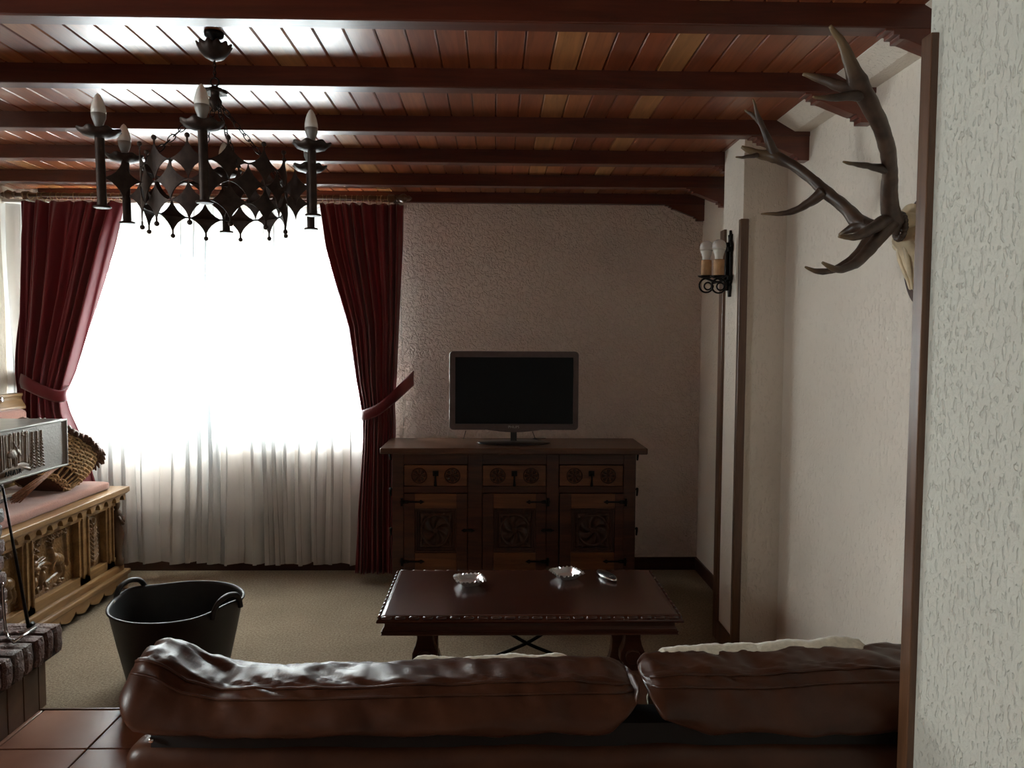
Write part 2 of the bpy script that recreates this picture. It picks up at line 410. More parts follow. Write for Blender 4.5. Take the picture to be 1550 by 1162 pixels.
def text_mesh(txt, size, ext, mat, name, parent, M4):
    cu = bpy.data.curves.new(name, 'FONT'); cu.body = txt; cu.size = size; cu.extrude = ext; cu.align_x = 'CENTER'; cu.align_y = 'CENTER'
    t = bpy.data.objects.new('tmp', cu); C.objects.link(t)
    dg = bpy.context.evaluated_depsgraph_get(); me = bpy.data.meshes.new_from_object(t.evaluated_get(dg))
    bpy.data.objects.remove(t)
    me.transform(M4)
    q = parent; off = Vector((0, 0, 0))
    while q: off += q.location; q = q.parent
    me.transform(Matrix.Translation(-off)); me.materials.clear(); me.materials.append(mat)
    o = bpy.data.objects.new(name, me); C.objects.link(o); o.parent = parent
    return o
def lerp_tab(tab, t):
    if t <= tab[0][0]: return tab[0][1]
    for (a, x), (b, y) in zip(tab, tab[1:]):
        if t <= b: return x + (y - x) * (t - a) / (b - a)
    return tab[-1][1]
def smooth_path(pts, rads=None, k=6):
    """Catmull-Rom resample"""
    pts = [Vector(p) for p in pts]; out = []; ro = []
    for i in range(len(pts) - 1):
        p0 = pts[max(i - 1, 0)]; p1 = pts[i]; p2 = pts[i + 1]; p3 = pts[min(i + 2, len(pts) - 1)]
        for j in range(k):
            t = j / k
            out.append(0.5 * ((2 * p1) + (p2 - p0) * t + (2 * p0 - 5 * p1 + 4 * p2 - p3) * t * t + (-p0 + 3 * p1 - 3 * p2 + p3) * t ** 3))
            if rads: ro.append(rads[i] + (rads[i + 1] - rads[i]) * t)
    out.append(pts[-1])
    if rads: ro.append(rads[-1]); return out, ro
    return out
# relief height fields
def seg_d(p, a, b):
    ax, ay = a; bx, by = b; dx, dy = bx - ax, by - ay; L = dx * dx + dy * dy
    t = 0 if L == 0 else max(0, min(1, ((p[0] - ax) * dx + (p[1] - ay) * dy) / L))
    return math.hypot(p[0] - ax - dx * t, p[1] - ay - dy * t)
def relief(shapes):
    def h(x, y):
        v = 0.0
        for s in shapes:
            if s[0] == 'c':
                _, a, b, r, hh = s; d = seg_d((x, y), a, b) / r
            else:
                _, c, rx, ry, rot, hh = s; dx, dy = x - c[0], y - c[1]; cs, sn = math.cos(rot), math.sin(rot)
                d = math.hypot((dx * cs + dy * sn) / rx, (-dx * sn + dy * cs) / ry)
            if d < 1: v = max(v, hh * math.sqrt(1 - d * d))
        return v
    return h

# ------------------------------------------------------------------ constants of the room
XL, XR = -3.045, 1.34
YB, YF = 4.93, -2.4
ZC = 2.446; ZB = 2.38
WX0, WX1, WZ0, WZ1 = -2.78, -0.80, 0.86, 2.22
T = 0.28

# ------------------------------------------------------------------ shell
m = MB()
for a, b in (((XL - .2, YB, 0), (WX0, YB + T, ZC + .1)), ((WX1, YB, 0), (XR + .2, YB + T, ZC + .1)),
             ((WX0, YB, 0), (WX1, YB + T, WZ0)), ((WX0, YB, WZ1), (WX1, YB + T, ZC + .1))):
    m.box(a, b)
struct(m.build('wall_far', M['plaster_far']))
VY0, VY1, VZ0, VZ1 = 0.80, 1.60, 1.0, 2.10
m = MB()
m.box((XL - .2, YF, 0), (XL, VY0, ZC + .1)).box((XL - .2, VY1, 0), (XL, YB, ZC + .1)).box((XL - .2, VY0, 0), (XL, VY1, VZ0)).box((XL - .2, VY0, VZ1), (XL, VY1, ZC + .1))
struct(m.build('wall_left', M['plaster_left']))
w2 = struct(bpy.data.objects.new('window_2_added', None)); C.objects.link(w2); w2.location = (XL - .1, (VY0 + VY1) / 2, VZ0)  # window added out of view to brighten the right-hand walls
m = MB(); xa, xb = XL - .15, XL - .09
m.box((xa, VY0, VZ0), (xb, VY1, VZ0 + .06)).box((xa, VY0, VZ1 - .06), (xb, VY1, VZ1)).box((xa, VY0, VZ0), (xb, VY0 + .06, VZ1)).box((xa, VY1 - .06, VZ0), (xb, VY1, VZ1))
m.box((xa - .002, (VY0 + VY1) / 2 - .04, VZ0), (xb + .002, (VY0 + VY1) / 2 + .04, VZ1))
m.build('window_frame', M['white_paint'], w2, bevel=.004)
for a, b in ((VY0 + .06, (VY0 + VY1) / 2 - .04), ((VY0 + VY1) / 2 + .04, VY1 - .06)):
    MB().box((XL - .123, a, VZ0 + .06), (XL - .117, b, VZ1 - .06)).build('pane', M['pane'], w2)
struct(MB().box((XR, 1.0, 0), (XR + .2, YB, ZC + .1)).build('wall_right', M['plaster_side']))
NPX = 1.018
struct(MB().box((NPX, YF, 0), (XR, 1.80, ZC + .1)).build('wall_right_near', M['plaster_near']))
PX = 1.137
struct(MB().box((PX, 3.50, 0), (XR + .05, 3.80, ZC + .05)).build('wall_right_pier', M['plaster_side']))
struct(MB().box((XL - .2, YF - .2, 0), (XR + .2, YF, ZC + .1)).build('wall_rear', M['plaster_plain']))
struct(MB().prism([(1.197, ZC + .02), (1.197, ZC - .002), (1.275, 2.40), (XR + .02, 2.40), (XR + .02, ZC + .02)], 'Y', 1.80, 3.50).build('trim_plaster_cove', M['plaster_side']))
# carpet and tiles
struct(MB().box((XL - .1, 3.048, -.05), (XR + .1, YB + .05, 0.0)).build('floor', M['carpet']))
m = MB(); g = 0.006
x = -1.49 - 0.33 * 5
while x < XR:
    y = 3.044 - 0.30
    while y > YF - .3:
        m.box((x + g / 2, y + g / 2, -.03), (x + .33 - g / 2, y + .30 - g / 2, 0.0)); y -= 0.30
    x += 0.33
ft = struct(m.build('floor_terracotta', M['tile'], bevel=0.003))
struct(MB().box((XL - .1, YF - .1, -.06), (XR + .1, 3.048, -.005)).build('floor_grout', M['grout']))
struct(MB().box((XL, 3.040, -.004), (XR, 3.052, 0.004)).build('trim_carpet_edge', M['trim'], bevel=0.002))
# ceiling planks: real boards with V grooves
m = MB(); PW = 0.0932
k0 = math.floor((XL - .1) / PW); k1 = math.ceil((XR + .1) / PW)
for k in range(k0, k1):
    a, b = k * PW, (k + 1) * PW; c = 0.0050; d = 0.0060
    m.prism([(a, ZC + .03), (a + .0008, ZC + d), (a + c, ZC), (b - c, ZC), (b - .0008, ZC + d), (b, ZC + .03)], 'Y', YF, YB)
struct(m.build('ceiling', M['planks']))
struct(MB().box((XL - .2, YF - .2, ZC + .028), (XR + .2, YB + T, ZC + .15)).build('ceiling_slab', M['base']))

# beams with corbels at the right
beamY = [4.895, 4.37, 3.81, 3.265, 2.70, 2.15, 1.60, 1.05, 0.50, -0.05, -0.6, -1.15, -1.7]
BW = 0.064
corb = [(1.09, ZB + .02), (1.09, ZB - .006), (1.112, ZB - .006), (1.112, ZB - .016), (1.13, ZB - .016), (1.13, ZB - .028)]
for i in range(0, 9):
    t = i / 8; corb.append((1.145 + .12 * t, ZB - .028 - .044 * (0.5 - 0.5 * math.cos(PI * t)) - 0.004 * math.sin(2 * PI * t)))
corb += [(1.275, ZB - .072), (1.275, ZB - .084), (1.29, ZB - .084), (1.29, ZB - .100), (XR + .02, ZB - .100), (XR + .02, ZB + .02)]
names = ['far wall under the curtain rod line', 'second from the far wall', 'third from the far wall ending in the pier', 'fourth from the far wall',
         'crossing above the chandelier, fifth from the far wall', 'nearest across the top of the view']
for i, y in enumerate(beamY):
    xe = XR + .01 if y > 1.82 else NPX + .01
    if 3.45 < y < 3.85: xe = 1.15
    if i == 0: b = MB().box((XL + .17, y, ZB), (xe, YB + .01, ZC + .01))
    else:
        b = MB().box((XL - .01, y, ZB), (xe, y + BW, ZC + .01))
    o = struct(b.build('ceiling_beam', M['beam'], bevel=0.004))
    o['label'] = 'red-brown ceiling beam, ' + (names[i] if i < 6 else 'out of view'); 
    if i < 6:
        MB().prism(corb, 'Y', y + .004, min(y + BW - .004, YB + .005)).build('corbel', M['corbel'], o, bevel=0.002)

# baseboards
struct(MB().box((XL, YB - .016, 0), (XR, YB, .085)).build('baseboard_far', M['base'], bevel=0.004))
struct(MB().box((XR - .016, 3.80, 0), (XR, YB - .016, .085)).build('baseboard_right', M['base'], bevel=0.004))
struct(MB().box((XL, 3.03, 0), (XL + .016, YB - .016, .085)).build('baseboard_left', M['base'], bevel=0.004))
struct(MB().box((PX - .014, 3.515, 0), (PX, 3.77, .10)).build('baseboard_pier', M['trim'], bevel=0.004))
struct(MB().box((XR - .016, 1.84, 0), (XR, 3.50, .085)).build('baseboard_recess', M['base'], bevel=0.004))
# corner battens
struct(MB().box((1.122, 3.745, 0), (1.16, 3.805, 2.055)).build('trim_1', M['trim'], bevel=0.003))
struct(MB().box((1.12, 3.479, 0), (1.158, 3.510, 2.065)).build('trim_2', M['trim'], bevel=0.003))
struct(MB().box((1.0, 1.765, 0), (1.035, 1.808, 2.215)).build('trim_3', M['trim'], bevel=0.003))

# ------------------------------------------------------------------ window
w = struct(bpy.data.objects.new('window_1', None)); C.objects.link(w); w.location = ((WX0 + WX1) / 2, YB + .16, WZ0)
m = MB(); ya, yb = YB + .13, YB + .19
m.box((WX0, ya, WZ0), (WX1, yb, WZ0 + .10)).box((WX0, ya, 2.04), (WX1, yb, 2.10))
m.box((WX0, ya, WZ0), (WX0 + .07, yb, 2.1)).box((WX1 - .07, ya, WZ0), (WX1, yb, 2.1))
xm = (WX0 + WX1) / 2
m.box((xm - .04, ya - .002, WZ0), (xm + .04, yb, 2.1))
m.build('window_frame', M['white_paint'], w, bevel=0.004)
MB().box((WX0, YB + .10, 2.10), (WX1, yb + .04, WZ1)).build('shutter_box', M['lintel'], w, bevel=0.004)
for a, b in ((WX0 + .07, xm - .04), (xm + .04, WX1 - .07)):
    MB().box((a, YB + .157, WZ0 + .1), (b, YB + .163, 2.04)).build('pane', M['pane'], w)
MB().box((WX0 - .03, YB - .035, WZ0 - .03), (WX1 + .03, YB + .13, WZ0 - .002)).build('window_sill', M['white_paint'], w, bevel=0.006)

# ------------------------------------------------------------------ curtains
def pxtab(rows, Y):
    """rows of (y, xl, xr) in the frame -> tables z->X"""
    L = []; R = []
    for (py, a, b) in rows:
        pa = at(a, py, Y); pb = at(b, py, Y); L.append((pa.z, pa.x)); R.append((pb.z, pb.x))
    return sorted(L), sorted(R)
def sheer_panel(name, x0, x1, nf, seed, z0, z1, yb, label):
    r = random.Random(seed); ph = [r.uniform(0, 6.28) for _ in range(6)]
    def pos(u, z):
        fr = 0.35 + 0.65 * (1 - (z - z0) / (z1 - z0)) ** 0.6
        w_ = u * nf + 0.35 * math.sin(u * nf * 0.9 + ph[0]) + 0.18 * math.sin(u * 17 + ph[1])
        s_ = math.sin(2 * PI * w_)
        amp = (0.026 + 0.008 * math.sin(u * 21 + ph[2])) * (0.55 + 0.45 * fr)
        sh = math.copysign(abs(s_) ** 0.75, s_)
        X = x0 + (x1 - x0) * u + 0.022 * math.sin(4 * PI * w_ + .8) * fr + 0.01 * math.sin(3 * z + ph[3] + u * 9)
        return X, yb + amp * sh + 0.006 * math.sin(5 * z + u * 30)
    zb = lambda u: z0 + 0.006 * math.sin(u * 40 + ph[4])
    m = MB()
    m.grid(lambda u, v: (*pos(u, z0 + (z1 - z0) * v), zb(u) * (1 - v) + z1 * v), 620, 30)
    o = m.build(name, M['sheer'], None, smooth=True); tag(o, label, 'curtain', 'sheer curtain panels')
    hz = 0.33
    m = MB()
    def hp(u, v):
        z = z0 + .002 + hz * v; X, Y = pos(u, z); return (X, Y - .003, zb(u) * (1 - v) + (z0 + hz) * v)
    m.grid(hp, 620, 8)
    h = m.build('hem', M['sheer'], o, smooth=True)
    return o
sheer_panel('sheer_curtain', -3.033, -1.735, 13, 3, 0.095, 2.33, 4.778, 'white sheer curtain panel in the left half of the window')
sheer_panel('sheer_curtain', -1.835, -0.81, 11, 8, 0.065, 2.33, 4.845, 'white sheer curtain panel in the right half of the window')
tag(MB().box((-3.02, 4.765, 2.335), (-0.66, 4.855, 2.355)).build('curtain_rail', M['white_paint'], bevel=.003),
    'slim white rail carrying the sheer curtains behind the wooden rod', 'curtain rail')

def drape(name, rows, Y, nf, seed, label, ztie, back=0.0):
    r = random.Random(seed); ph = [r.uniform(0, 6.28) for _ in range(6)]
    L, R = pxtab(rows, Y); z0, z1 = L[0][0], L[-1][0]
    def f(u, v):
        z = z0 + (z1 - z0) * v
        xl, xr = lerp_tab(L, z), lerp_tab(R, z); wd = xr - xl
        w_ = u * nf + .3 * math.sin(u * 9 + ph[0]) + .12 * math.sin(z * 4 + ph[1])
        top = min(1, max(0, (z1 - z) / 0.22))
        s_ = math.sin(2 * PI * w_)
        s3 = 0.35 * math.sin(2 * PI * w_ * 2.3 + ph[2] + z)
        tie = math.exp(-((z - ztie) / 0.10) ** 2)
        amp = (0.016 + 0.020 * top) * (1 - .45 * tie)
        bulge = -0.06 * math.exp(-((z - ztie) / 0.5) ** 2) * math.sin(PI * u)
        return (xl + wd * u + 0.006 * math.cos(2 * PI * w_) * (1 - tie), Y + amp * (s_ + s3) + bulge + back * min(1, max(0, (1.25 - z) / .3)), z + 0.012 * math.sin(u * nf * 6.28) * (1 - top) * .5)
    m = MB(); m.grid(f, 360, 110)
    return tag(m.build(name, M['red'], None, smooth=True, solid=0.003), label, 'curtain', 'burgundy drapes')
YD = 4.66
dl = drape('curtain', [(304, 30, 187), (386, 31, 165), (464, 30, 142), (562, 29, 112), (600, 30, 98), (625, 29, 104), (668, 28, 122), (760, 20, 150), (868, 10, 175)],
           YD, 7, 2, 'burgundy drape tied back at the left side of the window', at(60, 595, YD).z)
dr = drape('curtain', [(308, 483, 610), (375, 495, 608), (430, 510, 605), (496, 529, 602), (610, 546, 597), (632, 549, 597), (680, 548, 596), (780, 541, 595), (868, 538, 594)],
           YD, 8, 5, 'burgundy drape tied back beside the television cabinet', at(570, 615, YD).z, .035)
def tieband(ptsA, w, owner):
    m = MB()
    pts = smooth_path(ptsA, k=8); n = len(pts)
    def f(u, v):
        i = min(n - 1, int(round(u * (n - 1)))); p = pts[i]
        ww = w * (0.75 + 0.5 * u) if w > 0 else -w * (1.25 - 0.5 * u)
        return (p.x, p.y - 0.012 * math.sin(PI * v), p.z + ww * (v - .5))
    m.grid(f, n - 1, 6)
    return m.build('tieback', M['red'], owner, smooth=True, solid=0.006)
tieband([at(22, 572, YB - .02), at(34, 577, 4.6), at(60, 590, 4.57), at(85, 599, 4.57), at(100, 598, 4.60), at(103, 590, 4.66)], -.075, dl)
tieband([at(547, 627, 4.64), at(552, 628, 4.58), at(572, 620, 4.56), at(592, 604, 4.58), at(608, 589, 4.66), at(626, 572, YB - .03)], .075, dr)
# rod with finials, brackets
rz = at(400, 298, 4.67).z
t = thing('curtain_rod', 'brown wooden curtain rod with turned finials above the window', 'curtain rod', (-1.75, 4.67, rz))
xa, xb = at(24, 296, 4.67).x, at(600, 298, 4.67).x
MB().tube([(xa, 4.67, rz), (xb, 4.67, rz)], 0.013, 12).build('pole', M['trim'], t, smooth=True)
def finial(x, sgn):
    prof = [(0.013, 0), (0.020, .004), (0.020, .010), (0.014, .016), (0.022, .026), (0.028, .042), (0.022, .058), (0.012, .066), (0.016, .074), (0.010, .086), (0.0001, .094)]
    m = MB(); m.lathe(prof, n=16)
    m.v = [Vector((x + sgn * v.z, 4.67 + v.x, rz + v.y)) for v in m.v]
    return m.build('finial', M['trim'], t, smooth=True)
finial(xb, 1); finial(xa, -1)
for bx in (xa + .06, xb - .03):
    MB().box((bx - .014, 4.655, rz - .03), (bx + .014, YB, rz + .012)).tube([(bx - .02, 4.67, rz), (bx + .02, 4.67, rz)], .021, 14).build('bracket', M['trim'], t, bevel=.003)
ring = MB().torus((0, 0, 0), 0.021, 0.0022, 'X', 20, 6).tube([(0, 0, -.021), (0, 0, -.034)], .0018, 6).build('curtain_ring', M['brass'], smooth=True, local=True)
tag(ring, 'brass curtain ring on the rod holding up the left burgundy drape', 'curtain ring', 'brass rings of the left drape')
for i, px in enumerate([38, 46, 58, 67, 78, 88, 98, 113, 124, 140, 158, 172, 183]):
    o = ring if i == 0 else copy_tree(ring)
    o.location = (at(px, 297, 4.67).x, 4.67, rz - .006); o.rotation_euler.z = rnd.uniform(-.5, .5)
for i, px in enumerate([488, 497, 506, 515, 523, 533, 541, 549, 560, 570, 578, 589]):
    o = copy_tree(ring); o['label'] = 'brass curtain ring on the rod holding up the right burgundy drape'; o['group'] = 'brass rings of the right drape'
    o.location = (at(px, 297, 4.67).x, 4.67, rz - .006); o.rotation_euler.z = rnd.uniform(-.5, .5)
# thin cords beside the right drape
m = MB()
m.tube(smooth_path([at(608, 312, 4.90), at(607, 440, 4.90), at(609, 560, 4.91), at(611, 660, 4.905)]), .0011, 5)
m.tube(smooth_path([at(603, 312, 4.90), at(607, 470, 4.90), at(613, 600, 4.91), at(609, 662, 4.905)]), .0011, 5)
tag(m.build('blind_cord', M['paper'], smooth=True), 'thin pale pull cord hanging down the wall beside the right drape', 'cord')

# ------------------------------------------------------------------ cabinet
CYF = 4.21
def cab(px, py): return at(px, py, CYF)
t = thing('sideboard', 'dark carved wooden sideboard with three drawers and iron strap hinges under the television', 'sideboard', (0.07, 4.4, 0))
x0, x1 = cab(593.5, 760).x, cab(962, 760).x
zt = cab(760, 686).z
ZS = zt + .036
m = MB(); fr = .030
rz_ = lambda a: cab(760, a).z
# carcass: back box plus raised face frame
m.box((x0, CYF + .03, .04), (x1, 4.59, zt))
dx = [(611, 708), (730, 827), (846, 944)]
xs = [x0] + [cab(a, 720).x for p in dx for a in p] + [x1]
for a, b in ((xs[0], xs[1]), (xs[2], xs[3]), (xs[4], xs[5]), (xs[6], xs[7])):
    m.box((a, CYF, .04), (b, CYF + .04, zt))
zd1, zd0, zr0 = rz_(703), rz_(736), rz_(746)
zbot = .13
for k in (1, 3, 5):
    m.box((xs[k], CYF + .001, zd1), (xs[k + 1], CYF + .04, zt)); m.box((xs[k], CYF + .001, zr0), (xs[k + 1], CYF + .04, zd0)); m.box((xs[k], CYF + .001, .04), (xs[k + 1], CYF + .04, zbot))
m.box((x0 - .008, CYF - .012, 0), (x1 + .008, 4.59, .06))
m.build('body', M['cab'], t, bevel=.003)
xa, xb = at(575, 680, 4.155).x, at(981, 680, 4.155).x
MB().box((xa, 4.155, ZS - .034), (xb, 4.605, ZS)).build('top_board', M['cab_top'], t, bevel=.006)
def disc_relief(c, r, fn, nr=10, na=48, axis='Y', base=0.0):
    """relief disc facing -Y centred on c"""
    m = MB(); vs = []; fs = []
    for i in range(nr + 1):
        for k in range(na):
            q = i / nr * r; a = 2 * PI * k / na
            vs.append((c[0] + q * math.cos(a), c[1] - fn(i / nr, a), c[2] + q * math.sin(a)))
    for i in range(nr):
        for k in range(na): fs.append((i * na + k, i * na + (k + 1) % na, (i + 1) * na + (k + 1) % na, (i + 1) * na + k))
    m.add(vs, fs); return m
def rosette(q, a):
    if q > .86: return .006 * (1 - (abs(q - .93) / .07)) if q < 1 else 0
    if q < .18: return .007 * math.cos(q / .18 * PI / 2)
    return -.003 + .009 * abs(math.cos(a * 4)) * math.sin(PI * (q - .18) / .68)
for k, (pa, pb) in enumerate(dx):
    a, b = cab(pa, 720).x, cab(pb, 720).x
    d = MB().box((a + .003, CYF - .006, zd0 + .003), (b - .003, CYF + .03, zd1 - .003)).build('drawer', M['cab_light'], t, bevel=.003)
    mid = (a + b) / 2; zc = (zd0 + zd1) / 2; w2 = (b - a) / 2
    for s in (-.52, .52):
        disc_relief((mid + s * w2, CYF - .007, zc), .045, rosette, 12, 64).build('carved_rosette', M['cab_carve'], d, smooth=False)
    h = MB().box((mid - .016, CYF - .012, zc - .002), (mid + .016, CYF - .005, zc + .028))
    h.tube([(mid, CYF - .012, zc + .012), (mid, CYF - .026, zc + .010), (mid, CYF - .026, zc - .015), (mid, CYF - .024, zc - .045)], [.004, .005, .005, .008], 8)
    h.ball((mid, CYF - .024, zc - .05), .009)
    h.build('drop_pull', M['iron'], d, bevel=.001)
# doors
panels = [(628, 691), (747, 811), (864, 930)]
pz1, pz0 = rz_(769), rz_(836)
def swirl(x, y):
    r = math.hypot(x, y); a = math.atan2(y, x)
    if r > .95:
        c = max(abs(x), abs(y)); return .003 if (c > .86 and c < .95) else (.004 * max(0, math.sin(14 * a)) if r > 1.05 else -.001)
    if r > .86: return .005
    if r < .16: return .006
    return .0055 * (0.5 + 0.5 * math.sin(6 * a + 5.5 * r)) * (0.4 + .6 * math.sin(PI * r / .9))
for k, (pa, pb) in enumerate(dx):
    a, b = cab(pa, 800).x + .003, cab(pb, 800).x - .003; z1, z0_ = zr0 - .003, zbot + .003
    q0, q1 = cab(panels[k][0], 800).x, cab(panels[k][1], 800).x
    m = MB(); ya, yb = CYF - .006, CYF + .028
    m.prism([(a, z0_), (q0, z0_), (q0, z1), (a, z1)], 'Y', ya, yb); m.box((q1, ya, z0_), (b, yb, z1)); m.box((q0 - .002, CYF + .022, z0_ + .002), (q1 + .002, yb - .001, z1 - .002))
    dr_ = m.build('door', M['cab'], t, bevel=.002)
    MB().box((q0, ya - .001, pz1), (q1, yb - .003, z1)).build('rail', M['cab_light'], dr_, bevel=.002)
    MB().box((q0, ya - .001, z0_), (q1, yb - .003, pz0)).build('rail', M['cab_light'], dr_, bevel=.002)
    m = MB()
    for e in range(3):
        o_ = .012 * e; yy = ya + .008 + .006 * e
        m.box((q0 + o_, yy, pz0 + o_), (q1 - o_, yy + .012, pz0 + o_ + .012)).box((q0 + o_, yy, pz1 - o_ - .012), (q1 - o_, yy + .012, pz1 - o_))
        m.box((q0 + o_, yy, pz0 + o_ + .012), (q0 + o_ + .012, yy + .012, pz1 - o_ - .012)).box((q1 - o_ - .012, yy, pz0 + o_ + .012), (q1 - o_, yy + .012, pz1 - o_ - .012))
    m.build('panel_moulding', M['cab_carve'], dr_, bevel=.002)
    cx, cz = (q0 + q1) / 2, (pz0 + pz1) / 2; hw, hh = (q1 - q0) / 2 - .030, (pz1 - pz0) / 2 - .030
    m = MB(); m.grid(lambda u, v: (cx + hw * (2 * u - 1), CYF + .006 - 2.6 * swirl((2 * u - 1) * 1.0, (2 * v - 1) * 1.0), cz + hh * (2 * v - 1)), 72, 72)
    m.build('carved_panel', M['cab_carve'], dr_, smooth=True)
    side = -1 if k == 0 else 1
    ex = a if side < 0 else b
    for py in (759, 849):
        z = cab(760, py).z; s = -side
        L = .115
        poly = [(ex - s * .022, z - .008), (ex, z - .010), (ex + s * .02, z - .009), (ex + s * .03, z - .005), (ex + s * (L - .03), z - .005), (ex + s * (L - .022), z - .012), (ex + s * L, z),
                (ex + s * (L - .022), z + .012), (ex + s * (L - .03), z + .005), (ex + s * .03, z + .005), (ex + s * .02, z + .009), (ex, z + .010), (ex - s * .022, z + .008)]
        hm = MB().prism(poly, 'Y', ya - .005, ya - .0008)
        hm.tube([(ex - s * .012, ya - .008, z - .022), (ex - s * .012, ya - .008, z + .022)], .007, 8)
        hm.ball((ex + s * .012, ya - .006, z), .005, 8).ball((ex + s * (L - .022), ya - .006, z), .004, 8)
        hm.build('strap_hinge', M['iron'], dr_)
    if k < 2:
        z = cab(760, 802).z; xm_ = b + .012 if k == 0 else b + .014
        lm = MB().prism([(xm_ - .045, z), (xm_ - .03, z - .010), (xm_ - .01, z - .006), (xm_ + .012, z - .010), (xm_ + .035, z), (xm_ + .012, z + .010), (xm_ - .01, z + .006), (xm_ - .03, z + .010)], 'Y', ya - .006, ya - .0008)
        lm.tube([(xm_ - .02, ya - .012, z), (xm_ + .012, ya - .012, z)], .004, 8)
        lm.build('latch', M['iron'], t)
for py in (691, 745, 805):
    for xx in (x0, x1):
        z = cab(760, py).z; s = -1 if xx == x0 else 1
        MB().tube([(xx + s * .004, CYF + .012, z + .02), (xx + s * .010, CYF + .004, z + .012), (xx + s * .008, CYF + .006, z - .02)], [.004, .007, .005], 8).ball((xx + s * .008, CYF + .004, z + .018), .009, 10).build('side_knob', M['iron'], t, smooth=True)

# ------------------------------------------------------------------ television
TY = 4.36
p = at(777, 665, TY); zb_ = ZS
t = thing('television', 'flat screen television with mauve-grey bezel standing on the dark sideboard', 'television', (p.x, TY, ZS))
def rrect(xa, za, xb, zb, r, n=6, chin=0.0):
    pts = []
    for cx, cz, a0 in ((xb - r, zb - r, 0), (xa + r, zb - r, 90), (xa + r, za + r, 180), (xb - r, za + r, 270)):
        for i in range(n + 1):
            a = math.radians(a0 + 90 * i / n); pts.append((cx + r * math.cos(a), cz + r * math.sin(a)))
        if chin and a0 == 180:
            for i in range(1, 16):
                u = i / 16; pts.append((xa + r + (xb - xa - 2 * r) * u, za - chin * math.exp(-((u - .5) / .16) ** 2)))
    return pts
o0, o1 = at(680, 650, TY), at(876, 532, TY); i0, i1 = at(689, 641, TY), at(868, 541, TY)
out = rrect(o0.x, o0.z, o1.x, o1.z, .022, 6)
inn = rrect(i0.x, i0.z, i1.x, i1.z, .002, 6)
m = MB(); n = len(out)
vs = []; 
for (y, pl, sc) in ((TY + .0, inn, 1), (TY - .012, inn, 1), (TY - .014, out, .992), (TY - .006, out, 1), (TY + .03, out, 1)):
    cx, cz = (o0.x + o1.x) / 2, (o0.z + o1.z) / 2
    vs += [(cx + (q[0] - cx) * sc, y, cz + (q[1] - cz) * sc) for q in pl]
fs = [(j * n + i, j * n + (i + 1) % n, (j + 1) * n + (i + 1) % n, (j + 1) * n + i) for j in range(4) for i in range(n)]
m.add(vs, fs)
xc = (o0.x + o1.x) / 2
chin = [(xc - .15, o0.z + .006)] + [(xc - .15 + .3 * i / 14, o0.z - .013 * math.sin(PI * i / 14)) for i in range(15)] + [(xc + .15, o0.z + .006)]
m.prism(chin, 'Y', TY - .012, TY + .02)
m.build('bezel', M['bezel'], t)
MB().box((i0.x - .002, TY - .004, i0.z - .002), (i1.x + .002, TY + .004, i1.z + .002)).build('screen', M['screen'], t)
m = MB(); n = len(out); m.prism([(cx + (q[0] - cx) * .97, cz + (q[1] - cz) * .95) for q in out for cx, cz in [(xc, (o0.z + o1.z) / 2)]], 'Y', TY + .012, TY + .06)
m.build('back_shell', M['black'], t, bevel=.01)
m = MB().box((xc - .018, TY + .0, ZS + .01), (xc + .018, TY + .03, o0.z + .02))
m.build('stand_neck', M['black'], t, bevel=.004)
MB().lathe([(.0001, 0), (.205, 0), (.215, .004), (.205, .009), (.05, .014), (.0001, .016)], (xc, TY + .01, ZS), 48, 1.0, .52).build('stand_base', M['black'], t, smooth=True)
text_mesh('PHILIPS', .020, .0006, M['silver'], 'logo', t, Matrix.Translation((xc, TY - .0135, (o0.z + i0.z) / 2)) @ Matrix.Rotation(PI / 2, 4, 'X'))
m = MB().tube(smooth_path([at(806, 653, TY + .03), at(808, 658, TY + .06), (at(811, 664, TY + .08)), (xc + .17, TY + .12, ZS + .003), (xc + .12, TY + .2, ZS + .003), (xc + .20, 4.57, ZS + .003)]), .002, 6)
m.build('power_lead', M['black'], t, smooth=True)
m = MB().tube(smooth_path([at(705, 652, TY + .04), at(703, 659, TY + .08), (at(702, 662, TY + .2).x, TY + .18, ZS + .003), (xc - .30, 4.58, ZS + .003)]), .002, 6)
m.build('aerial_lead', M['black'], t, smooth=True)

# ------------------------------------------------------------------ coffee table
TZ = .48
a0, a1 = atZ(572, 934, TZ), atZ(1038, 934, TZ); b0, b1 = atZ(598, 861, TZ), atZ(985, 861, TZ)
X0, X1 = (a0.x + b0.x) / 2 - .0, (a1.x + b1.x) / 2; Y0, Y1 = a0.y, b0.y
t = thing('coffee_table', 'long low dark polished coffee table with moulded edge, scrolled legs and crossed irons', 'coffee table', ((X0 + X1) / 2, (Y0 + Y1) / 2, 0))
def ring_profile(prof, name, mat, par, xa, xb, ya, yb, zt):
    m = MB(); vs = []
    for (i, z) in prof:
        vs += [(xa + i, ya + i, zt + z), (xb - i, ya + i, zt + z), (xb - i, yb - i, zt + z), (xa + i, yb - i, zt + z)]
    n = len(prof); fs = [tuple(range(4))] + [(j * 4 + k, j * 4 + (k + 1) % 4, (j + 1) * 4 + (k + 1) % 4, (j + 1) * 4 + k) for j in range(n - 1) for k in range(4)] + [tuple(range(4 * n - 4, 4 * n))]
    m.add(vs, fs); return m.build(name, mat, par)
ring_profile([(.028, 0), (.020, -.001), (.014, -.004), (.004, -.012), (0, -.018), (.001, -.024), (.010, -.028)], 'tabletop', M['table'], t, X0, X1, Y0, Y1, TZ)
